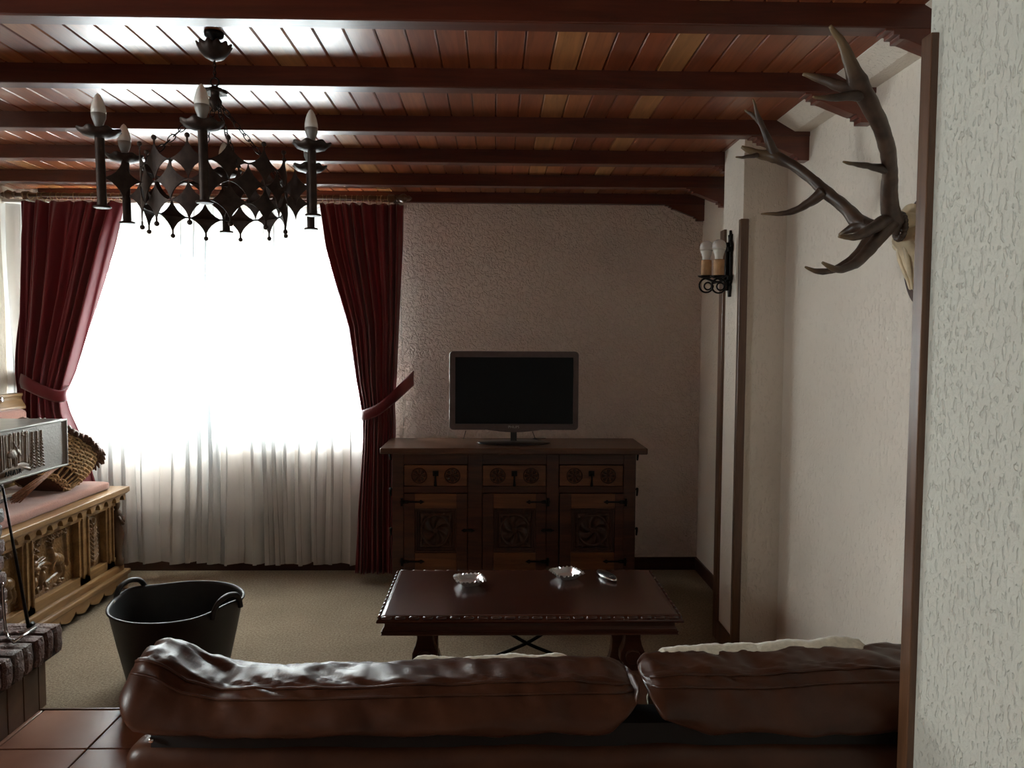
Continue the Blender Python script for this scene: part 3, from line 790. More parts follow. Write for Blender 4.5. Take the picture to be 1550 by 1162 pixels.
# carved gadroon along the edge
m = MB()
def gad(p0, p1, nrm, n):
    for i in range(n):
        u0, u1 = (i + .08) / n, (i + .92) / n
        pa = Vector(p0).lerp(Vector(p1), u0); pb = Vector(p0).lerp(Vector(p1), u1)
        m.tube([pa + Vector(nrm) * .0, pa.lerp(pb, .15) + Vector(nrm) * .002, pa.lerp(pb, .85) + Vector(nrm) * .002, pb], [.003, .0085, .0085, .003], 8, flat=1.0)
gad((X0 + .012, Y0 + .012, TZ - .010), (X1 - .012, Y0 + .012, TZ - .010), (0, -1, .3), 22)
gad((X0 + .012, Y1 - .012, TZ - .010), (X1 - .012, Y1 - .012, TZ - .010), (0, 1, .3), 22)
gad((X0 + .012, Y0 + .012, TZ - .010), (X0 + .012, Y1 - .012, TZ - .010), (-1, 0, .3), 13)
gad((X1 - .012, Y0 + .012, TZ - .010), (X1 - .012, Y1 - .012, TZ - .010), (1, 0, .3), 13)
m.build('carved_edge', M['table'], t, smooth=True)
ring_profile([(.022, -.026), (.028, -.036), (.027, -.046), (.020, -.056), (.020, -.060), (.016, -.062), (.018, -.072), (.014, -.075), (.020, -.078)], 'apron', M['table_dark'], t, X0, X1, Y0, Y1, TZ)
leg_prof = [(0, .40), (.040, .40), (.040, .385), (.030, .375), (.030, .355), (.036, .33), (.048, .30), (.050, .27), (.036, .26), (.036, .245), (.026, .235), (.022, .20), (.024, .16), (.034, .12), (.052, .095), (.056, .07), (.045, .05), (.045, .03), (0, .03)]
full = leg_prof + [(-x_, z_) for x_, z_ in leg_prof[::-1][1:-1]]
for lx in ((at(643, 970, 2.87).x), (at(958, 970, 2.87).x)):
    for ly in (Y0 + .10, Y1 - .13):
        lg = MB().prism([(lx + a_, b_) for a_, b_ in full], 'Y', ly, ly + .05)
        lg.tube([(lx - .0, ly - .012, .285), (lx, ly + .062, .285)], .030, 16).tube([(lx, ly - .012, .085), (lx, ly + .062, .085)], .030, 16)
        lg.build('leg', M['table_dark'], t, bevel=.004)
    MB().box((lx - .045, Y0 + .05, 0), (lx + .045, Y1 - .05, .045)).build('foot_rail', M['table_dark'], t, bevel=.008)
    MB().box((lx - .03, Y0 + .12, .375), (lx + .03, Y1 - .12, .403)).build('cross_rail', M['table_dark'], t, bevel=.004)
xm_ = (X0 + X1) / 2; ym = (Y0 + Y1) / 2 + .02
for s in (-1, 1):
    lx = at(958, 970, 2.87).x - xm_
    MB().tube(smooth_path([(xm_ - s * .30, ym, .402), (xm_ - s * .18, ym, .365), (xm_ - s * .08, ym, .300), (xm_, ym, .252), (xm_ + s * .11, ym, .205), (xm_ + s * .25, ym, .15), (xm_ + s * lx, ym, .042)]), .0075, 8).build('iron_stretcher', M['iron'], t, smooth=True)

# ashtrays: square crenellated glass
def ashtray(name, px, py, rot, label):
    c = atZ(px, py, TZ)
    t = MB(); nn = 48
    def sq(a, r):  # rounded square radius
        return r / (abs(math.cos(a)) ** 5 + abs(math.sin(a)) ** 5) ** (1 / 5)
    prof = [(.0001, 0), (.034, 0), (.038, .003), (.060, .026), (.063, .030), (.056, .030), (.050, .026), (.036, .010), (.0001, .009)]
    def fn(r, z, a):
        q = sq(a, r) if r > .001 else r
        if z > .028: z = z - (.006 if math.sin(a * 24) > 0 else 0); q *= 1 + .03 * math.sin(a * 24)
        if r > .05 and z <= .028: q *= 1 + .02 * math.sin(a * 24)
        return q, z
    t.lathe(prof, (0, 0, 0), 96, fn=fn)
    o = t.build(name, M['crystal'], local=True); o.location = (c.x, c.y, TZ + .0005); o.rotation_euler.z = rot
    return tag(o, label, 'ashtray', 'crystal ashtrays on the coffee table')
ashtray('ashtray', 711, 884, .25, 'square crystal ashtray on the left half of the coffee table')
ashtray('ashtray', 858, 874, .45, 'square crystal ashtray on the coffee table beside the remote control')
c = atZ(918, 874, TZ)
t = thing('remote_control', 'oval dark remote control with a shiny rim on the coffee table', 'remote control', (c.x, c.y, TZ)); t.rotation_euler.z = math.radians(112)
MB().lathe([(.0001, .001), (.9, .001), (1, .008), (.97, .013), (.93, .0145), (.0001, .015)], (0, 0, 0), 40, .078, .027).build('rim', M['chrome'], t, smooth=True, local=True)
MB().lathe([(.0001, .014), (.93, .014), (.90, .0175), (.6, .0215), (.0001, .023)], (0, 0, 0), 40, .078, .027).build('body', M['black'], t, smooth=True, local=True)
m = MB()
for i in range(5):
    for j in (-1, 0, 1): m.ball((-.045 + .02 * i, j * .009, .0215 - .0015 * abs(j)), .0028, 8, (1, 1, .5))
m.build('buttons', M['silver'], t, smooth=True, local=True)

# ------------------------------------------------------------------ sofa
t = thing('leather_sofa', 'brown leather sofa seen from behind with two slumped back cushions', 'sofa', (0.1, 2.2, 0))
SX0, SX1 = at(180, 1140, 1.86).x, 1.18
SYB = 1.86
def rbox(a, b, r, nx=24, ny=10, nz=10, wob=0.0, seed=0.0):
    """soft box as 6 grids projected to rounded form with gentle wobble"""
    import bmesh
    bm = bmesh.new(); bmesh.ops.create_cube(bm, size=1.0)
    bm.free()
    m = MB(); A = Vector(a); B = Vector(b); c_ = (A + B) / 2; h = (B - A) / 2
    def P(x, y, z):
        p = Vector((x * h.x, y * h.y, z * h.z)); inner = Vector((max(-(h.x - r), min(h.x - r, p.x)), max(-(h.y - r), min(h.y - r, p.y)), max(-(h.z - r), min(h.z - r, p.z))))
        d = p - inner
        if d.length > 1e-6: p = inner + d.normalized() * r
        q = c_ + p
        if wob:
            nv = noise.noise_vector(q * 5 + Vector((seed, 0, 0))); n2 = noise.noise_vector(q * 13 + Vector((seed, 3, 0)))
            q = q + nv * wob + n2 * wob * .4
        return q
    def face(f, nu, nv): m.grid(lambda u, v: P(*f(2 * u - 1, 2 * v - 1)), nu, nv)
    face(lambda u, v: (u, -1, v), nx, nz); face(lambda u, v: (u, 1, v), nx, nz)
    face(lambda u, v: (u, v, -1), nx, ny); face(lambda u, v: (u, v, 1), nx, ny)
    face(lambda u, v: (-1, u, v), ny, nz); face(lambda u, v: (1, u, v), ny, nz)
    import bmesh
    bm = bmesh.new(); vv = [bm.verts.new(v) for v in m.v]
    for f in m.f:
        try: bm.faces.new([vv[i] for i in f])
        except ValueError: pass
    bmesh.ops.remove_doubles(bm, verts=bm.verts[:], dist=1e-5)
    bm.verts.index_update()
    m.v = [v.co.copy() for v in bm.verts]; m.f = [tuple(v.index for v in f.verts) for f in bm.faces]; m.a = [0.0] * len(m.v); bm.free()
    return m
rbox((SX0, SYB, .05), (SX1, 2.50, .30), .05, 60, 20, 10, .006, 1).build('base', M['leather'], t, smooth=True)
rbox((SX0, SYB - .005, .05), (SX1, SYB + .13, .480), .05, 80, 8, 24, .008, 2).build('back_frame', M['leather'], t, smooth=True)
MB().box((SX0 + .07, SYB + .02, .47), (SX1 - .04, SYB + .12, .53)).build('back_gap_shade', M['gap_shade'], t)  # black strip painting the shade between back cushions and frame
MB().ball((SX0 + .075, SYB + .012, .498), .008, 8).build('press_stud', M['chrome'], t, smooth=True)
rbox((SX0, SYB + .02, .05), (SX0 + .16, 2.44, .42), .06, 12, 30, 20, .008, 4).build('arm', M['leather'], t, smooth=True)
rbox((SX1 - .14, SYB + .02, .05), (SX1, 2.50, .44), .06, 12, 30, 20, .008, 5).build('arm', M['leather'], t, smooth=True)
xmid = at(966, 1060, 1.95).x
rbox((SX0 + .15, SYB + .12, .26), (xmid - .003, 2.54, .40), .055, 40, 26, 10, .012, 7).build('seat_cushion', M['leather'], t, smooth=True)
rbox((xmid + .003, SYB + .12, .26), (SX1 - .13, 2.54, .40), .055, 30, 26, 10, .012, 9).build('seat_cushion', M['leather'], t, smooth=True)
for fx_ in (SX0 + .04, SX1 - .10):
    for fy_ in (SYB + .05, 2.38): MB().box((fx_, fy_, 0), (fx_ + .06, fy_ + .06, .06)).build('foot', M['black'], t)

def back_cushion(rows, seed, ymid=1.975, thick=.27, amp=1.0):
    """rows: (px, y_top, y_bottom) outline in the view, rebuilt as a stuffed cushion of real thickness"""
    st = [];
    for px, yt, yb in rows:
        pt = at(px, yt, ymid - .01); pb = at(px, yb, ymid - thick * .42); st.append((pt.x, pt.z, pb.z))
    top = [(a, b) for a, b, c in st]; bot = [(a, c) for a, b, c in st]
    xa, xb = st[0][0], st[-1][0]
    NU, NS = 150, 56
    def P(u, v):
        X = xa + (xb - xa) * u; zt_, zb_ = lerp_tab(top, X), lerp_tab(bot, X)
        e = min(u, 1 - u); cap = min(1, math.sqrt(max(0, 1 - (1 - min(1, e / .05)) ** 2)) + .02)
        a = 2 * PI * v; cz, sz = math.cos(a), math.sin(a)
        # v=0 : front(-Y), quarter: top
        ex = .55
        yy = -math.copysign(abs(cz) ** ex, cz) * thick / 2 * (.35 + .65 * cap)
        zz = math.copysign(abs(sz) ** ex, sz)
        H = (zt_ - zb_) / 2; zc = (zt_ + zb_) / 2
        z = zc + zz * H * (.80 + .2 * cap)
        # narrower towards the top, lean
        yy *= (1.0 - .30 * max(0, zz)) ; yy += .03 * (zz)
        # seams: two piped grooves along the top edges
        q = Vector((X, yy + ymid, z))
        wr = noise.noise(Vector((X * 9 + seed, v * 9, 1.3))) * .011 + noise.noise(Vector((X * 22 + v * 14 + seed, v * 11 - X * 6, 4))) * .007 * (1 if sz > .2 else .4)
        wr += -abs(noise.noise(Vector((X * 13 + v * 22, v * 5, seed)))) * .016 * max(0, sz)
        wr *= amp
        nrm = Vector((0, -cz, sz)).normalized()
        return q + nrm * wr
    m = MB(); vs = [P(i / NU, j / NS) for i in range(NU + 1) for j in range(NS)]
    fs = [(i * NS + j, i * NS + (j + 1) % NS, (i + 1) * NS + (j + 1) % NS, (i + 1) * NS + j) for i in range(NU) for j in range(NS)]
    fs += [tuple(range(NS)), tuple(range(NU * NS, (NU + 1) * NS))]
    m.add(vs, fs); c_ = m.build('back_cushion', M['leather'], t, smooth=True)
    # piping along both top seams
    for v in (.14, .065):
        pts = [P(i / 60, v) + Vector((0, -.001, .001)) for i in range(1, 60)]
        MB().tube(pts, .0042, 6).build('piping', M['leather'], c_, smooth=True)
    return c_
cl = back_cushion([(202, 1010, 1060), (212, 988, 1088), (232, 983, 1104), (258, 990, 1110), (292, 1014, 1112), (345, 1027, 1113), (500, 1026, 1113), (650, 1020, 1113), (760, 1018, 1113), (860, 1015, 1112), (915, 1017, 1105), (945, 1024, 1075), (962, 1038, 1050)], 3.1)
cr = back_cushion([(972, 1022, 1058), (988, 1012, 1085), (1022, 1007, 1100), (1060, 1006, 1110), (1150, 1006, 1112), (1250, 996, 1112), (1340, 994, 1112), (1430, 998, 1116), (1460, 1006, 1105)], 8.4)

# cream throws lying over the cushions' far edge
def throw(rows, label, ymid, w, seed, drop):
    tp = [(at(px, py, ymid).x, at(px, py, ymid).z) for px, py in rows]
    xa, xb = tp[0][0], tp[-1][0]
    def P(u, v):
        X = xa + (xb - xa) * u; z = lerp_tab(tp, X)
        y = ymid + w * (v * 1.15 - .3)
        prof = -(max(0, v - .35)) * drop - max(0, .28 - v) * .10
        return (X + .01 * noise.noise(Vector((v * 8, u * 5, seed))), y, z + prof + .008 * noise.noise(Vector((X * 14, v * 6, seed))) + .003 * noise.noise(Vector((X * 60, v * 20, seed))))
    m = MB(); m.grid(P, 120, 26)
    return tag(m.build('throw_blanket', M['throw'], smooth=True, solid=.010), label, 'throw blanket', 'cream throws over the sofa cushions')
throw([(995, 998), (1005, 986), (1060, 981), (1150, 978), (1230, 972), (1300, 969), (1315, 981), (1325, 998)], 'cream fleece throw folded over the right sofa cushion', 2.07, .16, 1.0, .35)
throw([(616, 1008), (632, 997), (700, 999), (780, 994), (850, 996), (880, 1005)], 'cream throw tucked behind the top of the left sofa cushion', 2.10, .12, 5.0, .5)

# ------------------------------------------------------------------ rubber tub
c = Vector((atZ(268, 911, .345).x, 3.33, 0))
t = thing('rubber_tub', 'large black flexible rubber tub with two loop handles standing on the carpet', 'tub', (c.x, c.y, 0))
def tubfn(r, z, a):
    if z > .30:
        k = max(0, math.cos((a - HA))) ** 14 + max(0, math.cos(a - HA - PI)) ** 14
        z += .022 * k * (z - .30) / .05
    return r, z
HA = math.radians(158)
MB().lathe([(.0001, .004), (.19, .004), (.198, .0), (.203, .006), (.245, .20), (.272, .335), (.281, .345), (.281, .351), (.272, .352), (.266, .340), (.240, .20), (.197, .012), (.0001, .012)], (c.x, c.y, 0), 72, fn=tubfn).build('shell', M['rubber'], t, smooth=True)
for s in (0, PI):
    a = HA + s; d = Vector((math.cos(a), math.sin(a), 0)); tn = Vector((-d.y, d.x, 0)); cc = c + d * .272
    pts = [cc + tn * (-.085) + Vector((0, 0, .33)), cc + tn * (-.075) + Vector((0, 0, .365)), cc + tn * (-.05) + d * .004 + Vector((0, 0, .395)), cc + d * .006 + Vector((0, 0, .407)), cc + tn * .05 + d * .004 + Vector((0, 0, .395)), cc + tn * .075 + Vector((0, 0, .365)), cc + tn * .085 + Vector((0, 0, .33))]
    MB().tube(smooth_path(pts), .0115, 10).build('handle', M['rubber'], t, smooth=True)

# ------------------------------------------------------------------ carved chest bench
CX_ = -2.235
t = thing('chest_bench', 'carved oak chest bench with hunting scene panels and scalloped frieze beside the brick fireplace', 'bench', (-2.56, 3.9, 0))
CY0, CY1 = 3.18, 4.53
BX = -2.79
m = MB()
m.box((BX, CY0, .16), (CX_ - .05, CY1, .58))
m.build('chest_body', M['oak_dark'], t)
# framing stiles and rails standing proud of the body
def ypx(px): return 2.28 * 1150 / (760 - px)
stiles = [(3.18, 3.28), (3.60, 3.69), (4.09, 4.20), (4.375, 4.465)]
m = MB()
m.box((CX_ - .05, CY0, .16), (CX_, CY1 - .04, .215)); m.box((CX_ - .05, CY0, .520), (CX_ + .003, CY1 - .04, .585))
for a, b in stiles:
    m.box((CX_ - .05, a, .16), (CX_, b, .58))
    for k in (.25, .75): m.box((CX_ - .002, a + (b - a) * k - .006, .20), (CX_ + .010, a + (b - a) * k + .006, .53))
m.box((CX_ - .05, CY1 - .05, .16), (CX_ - .03, CY1, .58))
m.build('face_frame', M['oak'], t, bevel=.003)
def relief_panel(name, y0, y1, z0, z1, shapes, mat, par, X, amp, nu, nv, tex=0.0015):
    h = relief(shapes); asp = (y1 - y0) / (z1 - z0)
    def f(u, v):
        q = h(u * asp, v) + tex * 1 / amp * noise.noise(Vector((u * 30 * asp, v * 30, 2)))
        return ((X + amp * q, y0 + (y1 - y0) * u, z0 + (z1 - z0) * v), max(0, min(1, q)))
    m = MB(); m.grid(f, nu, nv, att=True)
    return m.build(name, mat, par, smooth=True, attname='relief')
r = random.Random(4)
def hunt(flip=False):
    S = []
    # ground ridges
    S += [('c', (0, .47), (.45, .50), .03, .35), ('c', (.45, .50), (.62, .44), .03, .3), ('c', (0.0, .10), (.5, .14), .05, .3), ('c', (.5, .14), (1.15, .26), .06, .35)]
    # stag
    S += [('e', (.82, .46), .17, .10, -.25, 1.0), ('e', (.70, .52), .10, .085, .3, 1.0), ('c', (.66, .54), (.60, .68), .05, .9), ('e', (.585, .705), .055, .035, -.5, .95),
          ('c', (.90, .40), (.96, .24), .035, .8), ('c', (.96, .24), (.93, .14), .022, .7), ('c', (.82, .40), (.86, .24), .03, .75), ('c', (.68, .46), (.60, .36), .026, .8), ('c', (.60, .36), (.66, .30), .02, .7)]
    for dx_ in (-.02, .05):
        S += [('c', (.60, .73), (.60 + dx_, .86), .013, .8), ('c', (.60 + dx_ * .5, .79), (.60 + dx_ - .06, .84), .011, .7), ('c', (.60 + dx_, .82), (.66 + dx_, .87), .011, .7)]
    # hunter and hounds
    S += [('e', (.20, .66), .045, .05, 0, .9), ('e', (.16, .56), .09, .07, .4, .9), ('c', (.22, .56), (.42, .60), .022, .7), ('c', (.12, .50), (.26, .46), .04, .7)]
    for x_, y_ in ((.14, .26), (.36, .30)):
        S += [('e', (x_, y_), .055, .11, -.4, .9), ('e', (x_ + .05, y_ + .13), .042, .032, .3, .9), ('c', (x_ + .02, y_ - .06), (x_ + .06, y_ - .17), .022, .7), ('c', (x_ - .04, y_ - .08), (x_ - .05, y_ - .18), .022, .7)]
    for k in range(26): S.append(('e', (r.uniform(.02, .30), r.uniform(.72, .94)), .022, .03, r.uniform(0, 3), r.uniform(.4, .8)))
    for k in range(38): S.append(('e', (r.uniform(.55, 1.05), r.uniform(.84, .98)), .022, .03, r.uniform(0, 3), r.uniform(.4, .8)))
    S.append(('c', (1.08, .3), (1.04, .9), .03, .6))
    for k in range(9): S.append(('e', (r.uniform(.05, 1.05), r.uniform(.04, .16)), .04, .025, 0, .5))
    return S
relief_panel('hunting_panel', 3.69, 4.09, .215, .525, hunt(), M['oak_carve'], t, CX_ - .036, .024, 150, 120)
relief_panel('hunting_panel', 3.28, 3.60, .215, .525, hunt(), M['oak_carve'], t, CX_ - .036, .024, 110, 100)
S = [('c', (.25, .05), (.27, .7), .03, .7)]
for k in range(10):
    z_ = .1 + .075 * k; S += [('c', (.26, z_), (.26 + .15 * (1 - .06 * k), z_ + .10), .022, .8), ('c', (.26, z_), (.26 - .15 * (1 - .06 * k), z_ + .10), .022, .8)]
for k in range(14): S.append(('e', (r.uniform(.08, .45), r.uniform(.55, .72)), .028, .035, 0, .7))
relief_panel('foliage_panel', 4.20, 4.375, .215, .525, S, M['oak_carve'], t, CX_ - .036, .022, 60, 90)
# frieze with arch cut-outs
def notched(y0, y1, z0, z1, n, rx, rz2, up=True, ends=.04):
    poly = [(y0, z1), (y0, z0)]; pitch = (y1 - y0) / n
    for i in range(n):
        c_ = y0 + pitch * (i + .5)
        for k in range(9):
            a = PI - PI * k / 8; poly.append((c_ + rx * math.cos(a), z0 + rz2 * math.sin(a)))
    poly += [(y1, z0), (y1, z1)]; return poly
MB().prism(notched(CY0, CY1 + .02, .545, .595, 15, .026, .034), 'X', CX_ + .002, CX_ + .030).build('frieze', M['oak'], t, bevel=.002)
MB().box((BX, CY0, .590), (CX_ + .045, CY1 + .045, .622)).box((BX, CY0, .583), (CX_ + .038, CY1 + .035, .592)).build('seat_board', M['oak'], t, bevel=.004)
MB().box((BX, CY0, .12), (CX_ + .020, CY1 + .01, .165)).box((BX, CY0, .095), (CX_ + .045, CY1 + .04, .125)).build('base_moulding', M['oak'], t, bevel=.008)
MB().prism([(CY0, .10), (CY0, .03)] + sum([[(CY0 + .145 * i + .02, .03), (CY0 + .145 * i + .06, .05), (CY0 + .145 * i + .075, .066), (CY0 + .145 * i + .085, .05), (CY0 + .145 * i + .13, .035)] for i in range(9)], []) + [(CY1 + .02, .0), (CY1 + .02, .10)], 'X', CX_ + .004, CX_ + .034).build('apron', M['oak'], t, bevel=.003)
MB().box((BX, CY0, 0), (CX_ - .02, CY0 + .08, .10)).build('foot', M['oak_dark'], t); MB().box((BX, CY1 - .08, 0), (CX_ - .02, CY1 - .01, .10)).build('foot', M['oak_dark'], t)
# carved corner figure
fx, fy = CX_ + .002, 4.50
m = MB(); m.lathe([(.034, .165), (.036, .19), (.026, .205), (.022, .22), (.024, .26), (.030, .31), (.032, .35), (.027, .385), (.020, .41), (.026, .44), (.030, .465), (.022, .485), (.011, .495), (.017, .51), (.020, .53), (.015, .548), (.010, .556), (.018, .565), (.03, .58)], (fx, fy, 0), 16, fn=lambda r_, z, a: (r_ * (1 + .12 * math.sin(3 * a + z * 20)), z))
m.tube([(fx + .02, fy - .028, .46), (fx + .036, fy - .024, .43), (fx + .034, fy + .0, .41)], .009, 8).tube([(fx, fy + .03, .46), (fx + .02, fy + .034, .44), (fx + .03, fy + .01, .42)], .009, 8)
m.build('carved_figure', M['oak_dark'], t, smooth=True)
# back of the settle
prof = [(BX - .03, .60), (BX + .012, .60), (BX + .012, 1.085), (BX + .045, 1.095), (BX + .045, 1.110), (BX + .022, 1.150), (BX + .022, 1.165), (BX + .030, 1.17), (BX + .030, 1.185), (BX - .03, 1.185)]
MB().prism(prof, 'Y', CY0, CY1 - .03).build('backrest', M['oak'], t, bevel=.003)
MB().lathe([(.0001, 0), (.016, 0), (.018, .004), (.010, .009), (.0001, .010)], (0, 0, 0), 20)
m = MB().lathe([(.0001, 0), (.016, 0), (.018, .004), (.010, .009), (.0001, .010)], (0, 0, 0), 20)
bp = atX(3, 605, BX + .034); m.v = [Vector((BX + .030 + v.z, bp.y + v.x, bp.z + v.y)) for v in m.v]; m.build('boss', M['chrome'], t, smooth=True)
o = rbox((BX + .06, CY0, .621), (CX_ - .02, CY1 - .055, .672), .018, 20, 50, 6, .004, 3).build('seat_cushion', M['cushion'], None, smooth=True)
tag(o, 'flat faded pink cushion lying on the carved chest bench', 'cushion')
o = rbox((BX + .018, CY0 + .1, .69), (BX + .10, CY1 - .10, 1.10), .03, 8, 40, 20, .006, 6).build('back_cushion', M['cushion'], None, smooth=True)
tag(o, 'upright faded pink cushion against the back of the carved bench', 'cushion')

# basket tipped on its side on the cushion, mouth towards the window
t = thing('wicker_basket', 'round woven log basket tipped over towards the window on the bench cushion', 'basket', (-2.455, 4.10, .715)); t.rotation_euler = (math.radians(-38), 0, math.radians(-8))
def bk_r(z):
    q = z / .26; return .125 + .075 * math.sin(min(1, max(0, q)) * 1.9)
MB().lathe([(.0001, .004), (.11, .004), (.118, .008)] + [(bk_r(.26 * i / 12) - .010, .26 * i / 12 + .006) for i in range(1, 13)], (0, 0, 0), 64, 1.0, 1.1).build('lining', M['wicker_dark'], t, smooth=True, local=True)
NSK = 34
m = MB()
for i in range(NSK):
    a = 2 * PI * i / NSK
    m.tube([(bk_r(z) * math.cos(a), bk_r(z) * 1.1 * math.sin(a), z) for z in [.005 + .026 * k for k in range(11)]], .0052, 6)
m.build('stakes', M['wicker'], t, smooth=True, local=True)
m = MB(); r = random.Random(9)
for k in range(19):
    z = (.012 + .010 * k) if k < 3 else .092 + .0100 * (k - 3)
    pts = []
    for i in range(NSK * 4 + 1):
        a = 2 * PI * i / (NSK * 4); R_ = bk_r(z) + .0075 * math.cos(a * NSK / 2 + (PI if k % 2 else 0)) + r.uniform(-.0006, .0006)
        pts.append((R_ * math.cos(a), R_ * 1.1 * math.sin(a), z + r.uniform(-.0008, .0008)))
    m.tube(pts, .0052, 5, caps=False)
m.build('woven_body', M['wicker'], t, smooth=True, local=True)
m = MB()
for s_, ph in ((0, 0), (1, 2.1), (2, 4.2)):
    pts = []
    for i in range(241):
        a = 2 * PI * i / 240; rr = .203 + .010 * math.cos(a * 26 + ph); zz = .262 + .010 * math.sin(a * 26 + ph)
        pts.append((rr * math.cos(a), rr * 1.1 * math.sin(a), zz))
    m.tube(pts, .009, 6)
m.build('braided_rim', M['wicker_dark'], t, smooth=True, local=True)
m = MB()
for i in range(60):
    a = 2 * PI * i / 60
    p0 = Vector((.206 * math.cos(a), .226 * math.sin(a), .265)); d = Vector((math.cos(a), math.sin(a), -.2 + .3 * math.sin(i * 5)))
    m.tube([p0, p0 + d * .025, p0 + d * .045 + Vector((0, 0, -.015))], [.013, .012, .004], 6)
m.build('dark_fringe', M['wicker_dark'], t, smooth=True, local=True)
# straw hand brush leaning on the basket
m = MB(); r = random.Random(5)
b0 = at(26, 752, 3.78); b0.z = .682 + .02; b1 = at(86, 706, 4.02)
for i in range(70):
    o_ = Vector((r.uniform(-.012, .012), r.uniform(-.02, .02), r.uniform(-.010, .018))); q_ = Vector((r.uniform(-.008, .008), r.uniform(-.008, .008), r.uniform(-.008, .008)))
    a_ = b0 + o_ * 1.5 + Vector((0, r.uniform(-.02, .02), 0)); a_.z = max(a_.z, .679); m.tube([a_, (b0 + b1) / 2 + o_ * .9, b1 + q_], [.0022, .003, .003], 5)
o = m.build('straw_brush', M['wicker_red'], None, smooth=True); tag(o, 'reddish brown straw hand brush leaning against the wicker basket', 'brush')
# folded newspapers behind the brush
for k, (yy, rz2, lab) in enumerate(((3.80, .12, 'folded dark newspaper at the bottom of the small stack by the straw brush'), (3.83, -.08, 'folded pale newspaper on top of the small stack by the straw brush'))):
    o = MB().box((-.10, -.16, 0), (.10, .16, .018)).build('newspaper', M['paper'] if k else M['print'], None, bevel=.006, seg=3)
    o.location = (-2.57, yy, .676 + .0185 * k); o.rotation_euler.z = rz2; tag(o, lab, 'newspaper', 'newspapers on the bench')

# ------------------------------------------------------------------ fireplace
t = thing('brick_fireplace', 'rustic brick fireplace with raised hearth and projecting brick ledge at the left edge', 'fireplace', (-2.5, 2.4, 0))
r = random.Random(11)
def rough_brick(m, a, b, j=.004):
    a = Vector(a); b = Vector(b); n = 4
    q = MB(); 
    def P(p):
        nv = noise.noise_vector(p * 30) * j; return p + nv
    for ax in range(3):
        for s_ in (0, 1):
            u_, v_ = (ax + 1) % 3, (ax + 2) % 3
            def f(u, v, ax=ax, s_=s_, u_=u_, v_=v_):
                p = Vector((0, 0, 0)); p[ax] = (a, b)[s_][ax]; p[u_] = a[u_] + (b[u_] - a[u_]) * u; p[v_] = a[v_] + (b[v_] - a[v_]) * v
                c_ = (a + b) / 2; e = [abs((p[i] - c_[i]) / ((b[i] - a[i]) / 2)) for i in range(3)]
                k = sum(1 for q_ in e if q_ > .99) - 1
                return P(c_ + (p - c_) * (1 - .05 * k))
            m.grid(f, n, n)
m = MB(); y = 1.66
while y < 3.10:
    rough_brick(m, (-2.05 + r.uniform(-.006, .006), y + .004, .202), (-1.797 + r.uniform(-.006, .006), y + .063, .32 + r.uniform(-.004, .004))); y += .0685
m.build('ledge_bricks', M['brick'], t)
MB().box((XL + .0, 1.62, .20), (-1.81, 3.14, .305)).build('hearth_slab', M['grout'], t)
m = MB(); y = 1.66
while y < 3.08:
    m.box((-1.86, y + .002, 0), (-1.837, min(3.088, y + .096), .203)); y += .0985
m.box((XL + .0, 3.06, 0), (-1.838, 3.088, .203)).box((XL, 1.66, 0), (-1.85, 3.07, .2))
m.build('base_tiles', M['hearth_tile'], t, bevel=.002)
for (ya, yb) in ((2.76, 3.05), (1.70, 1.98)):
    m = MB(); z = .322; k = 0
    while z < .95:
        off = 0 if k % 2 else .10; y = ya - off
        while y < yb - .01:
            a_, b_ = max(ya, y), min(yb, y + .205)
            if b_ - a_ > .03: rough_brick(m, (-2.09, a_ + .004, z + .003), (-1.955 + r.uniform(-.008, .008), b_ - .004, min(z + .058, .984)))
            y += .21
        xx = -2.1 - (0 if k % 2 else .1)
        while xx > XL + .1:
            rough_brick(m, (xx - .19, yb - .09, z + .003), (xx + .0, yb + r.uniform(-.004, .004), min(z + .058, .984))); xx -= .2
        z += .064; k += 1
    m.build('brick_pillar', M['brick'], t)
    MB().box((XL, ya + .01, .31), (-1.97, yb - .012, .984)).build('mortar_core', M['grout'], t)
MB().box((XL, 1.75, .985), (-2.15, 2.98, ZC)).build('chimney_breast', M['plaster_side'], t)
# embossed metal hood band
hy = 2.985
t = thing('embossed_hood', 'grey embossed metal hood with forest and moose relief above the hearth', 'fireplace hood', (-1.9, 2.4, 1.0))
z0h, z1h = atX(102, 704, -1.72).z, atX(97, 634, -1.72).z
HX = -1.72; hy = atX(102, 680, HX).y
MB().box((-2.145, 1.72, z0h), (HX - .008, hy, z1h)).build('hood_box', M['hood'], t, bevel=.006)
S = []; rr = random.Random(21)
def uy(px): return (1.72 * 1150 / (749 - px) - 2.30)
Hh = z1h - z0h; Lw = hy - 2.30
def P2(px, fz): return (uy(px) / Hh, fz)
x_ = 0.0
while x_ < uy(60) / Hh:
    S.append(('c', (x_, .22 + .1 * math.sin(x_ * 3)), (x_ + rr.uniform(-.02, .02), .9), rr.uniform(.018, .035), rr.uniform(.25, .7))); x_ += rr.uniform(.03, .06)
for k in range(60): S.append(('e', (rr.uniform(0, uy(60) / Hh), rr.uniform(.78, .93)), .04, .022, rr.uniform(-.6, .6), rr.uniform(.3, .7)))
for px in (66, 73, 80):
    c_ = uy(px) / Hh
    for k in range(12):
        z_ = .10 + .065 * k + rr.uniform(0, .02); w_ = .085 * (1 - k / 13)
        S += [('c', (c_, z_ + .05), (c_ + w_, z_), .018, .6), ('c', (c_, z_ + .05), (c_ - w_, z_), .018, .6)]
b_ = uy(34) / Hh
S += [('e', (b_, .50), .17, .105, .05, 1.0), ('e', (b_ + .15, .55), .07, .06, -.3, 1.0), ('c', (b_ + .17, .55), (b_ + .25, .46), .035, .9)]
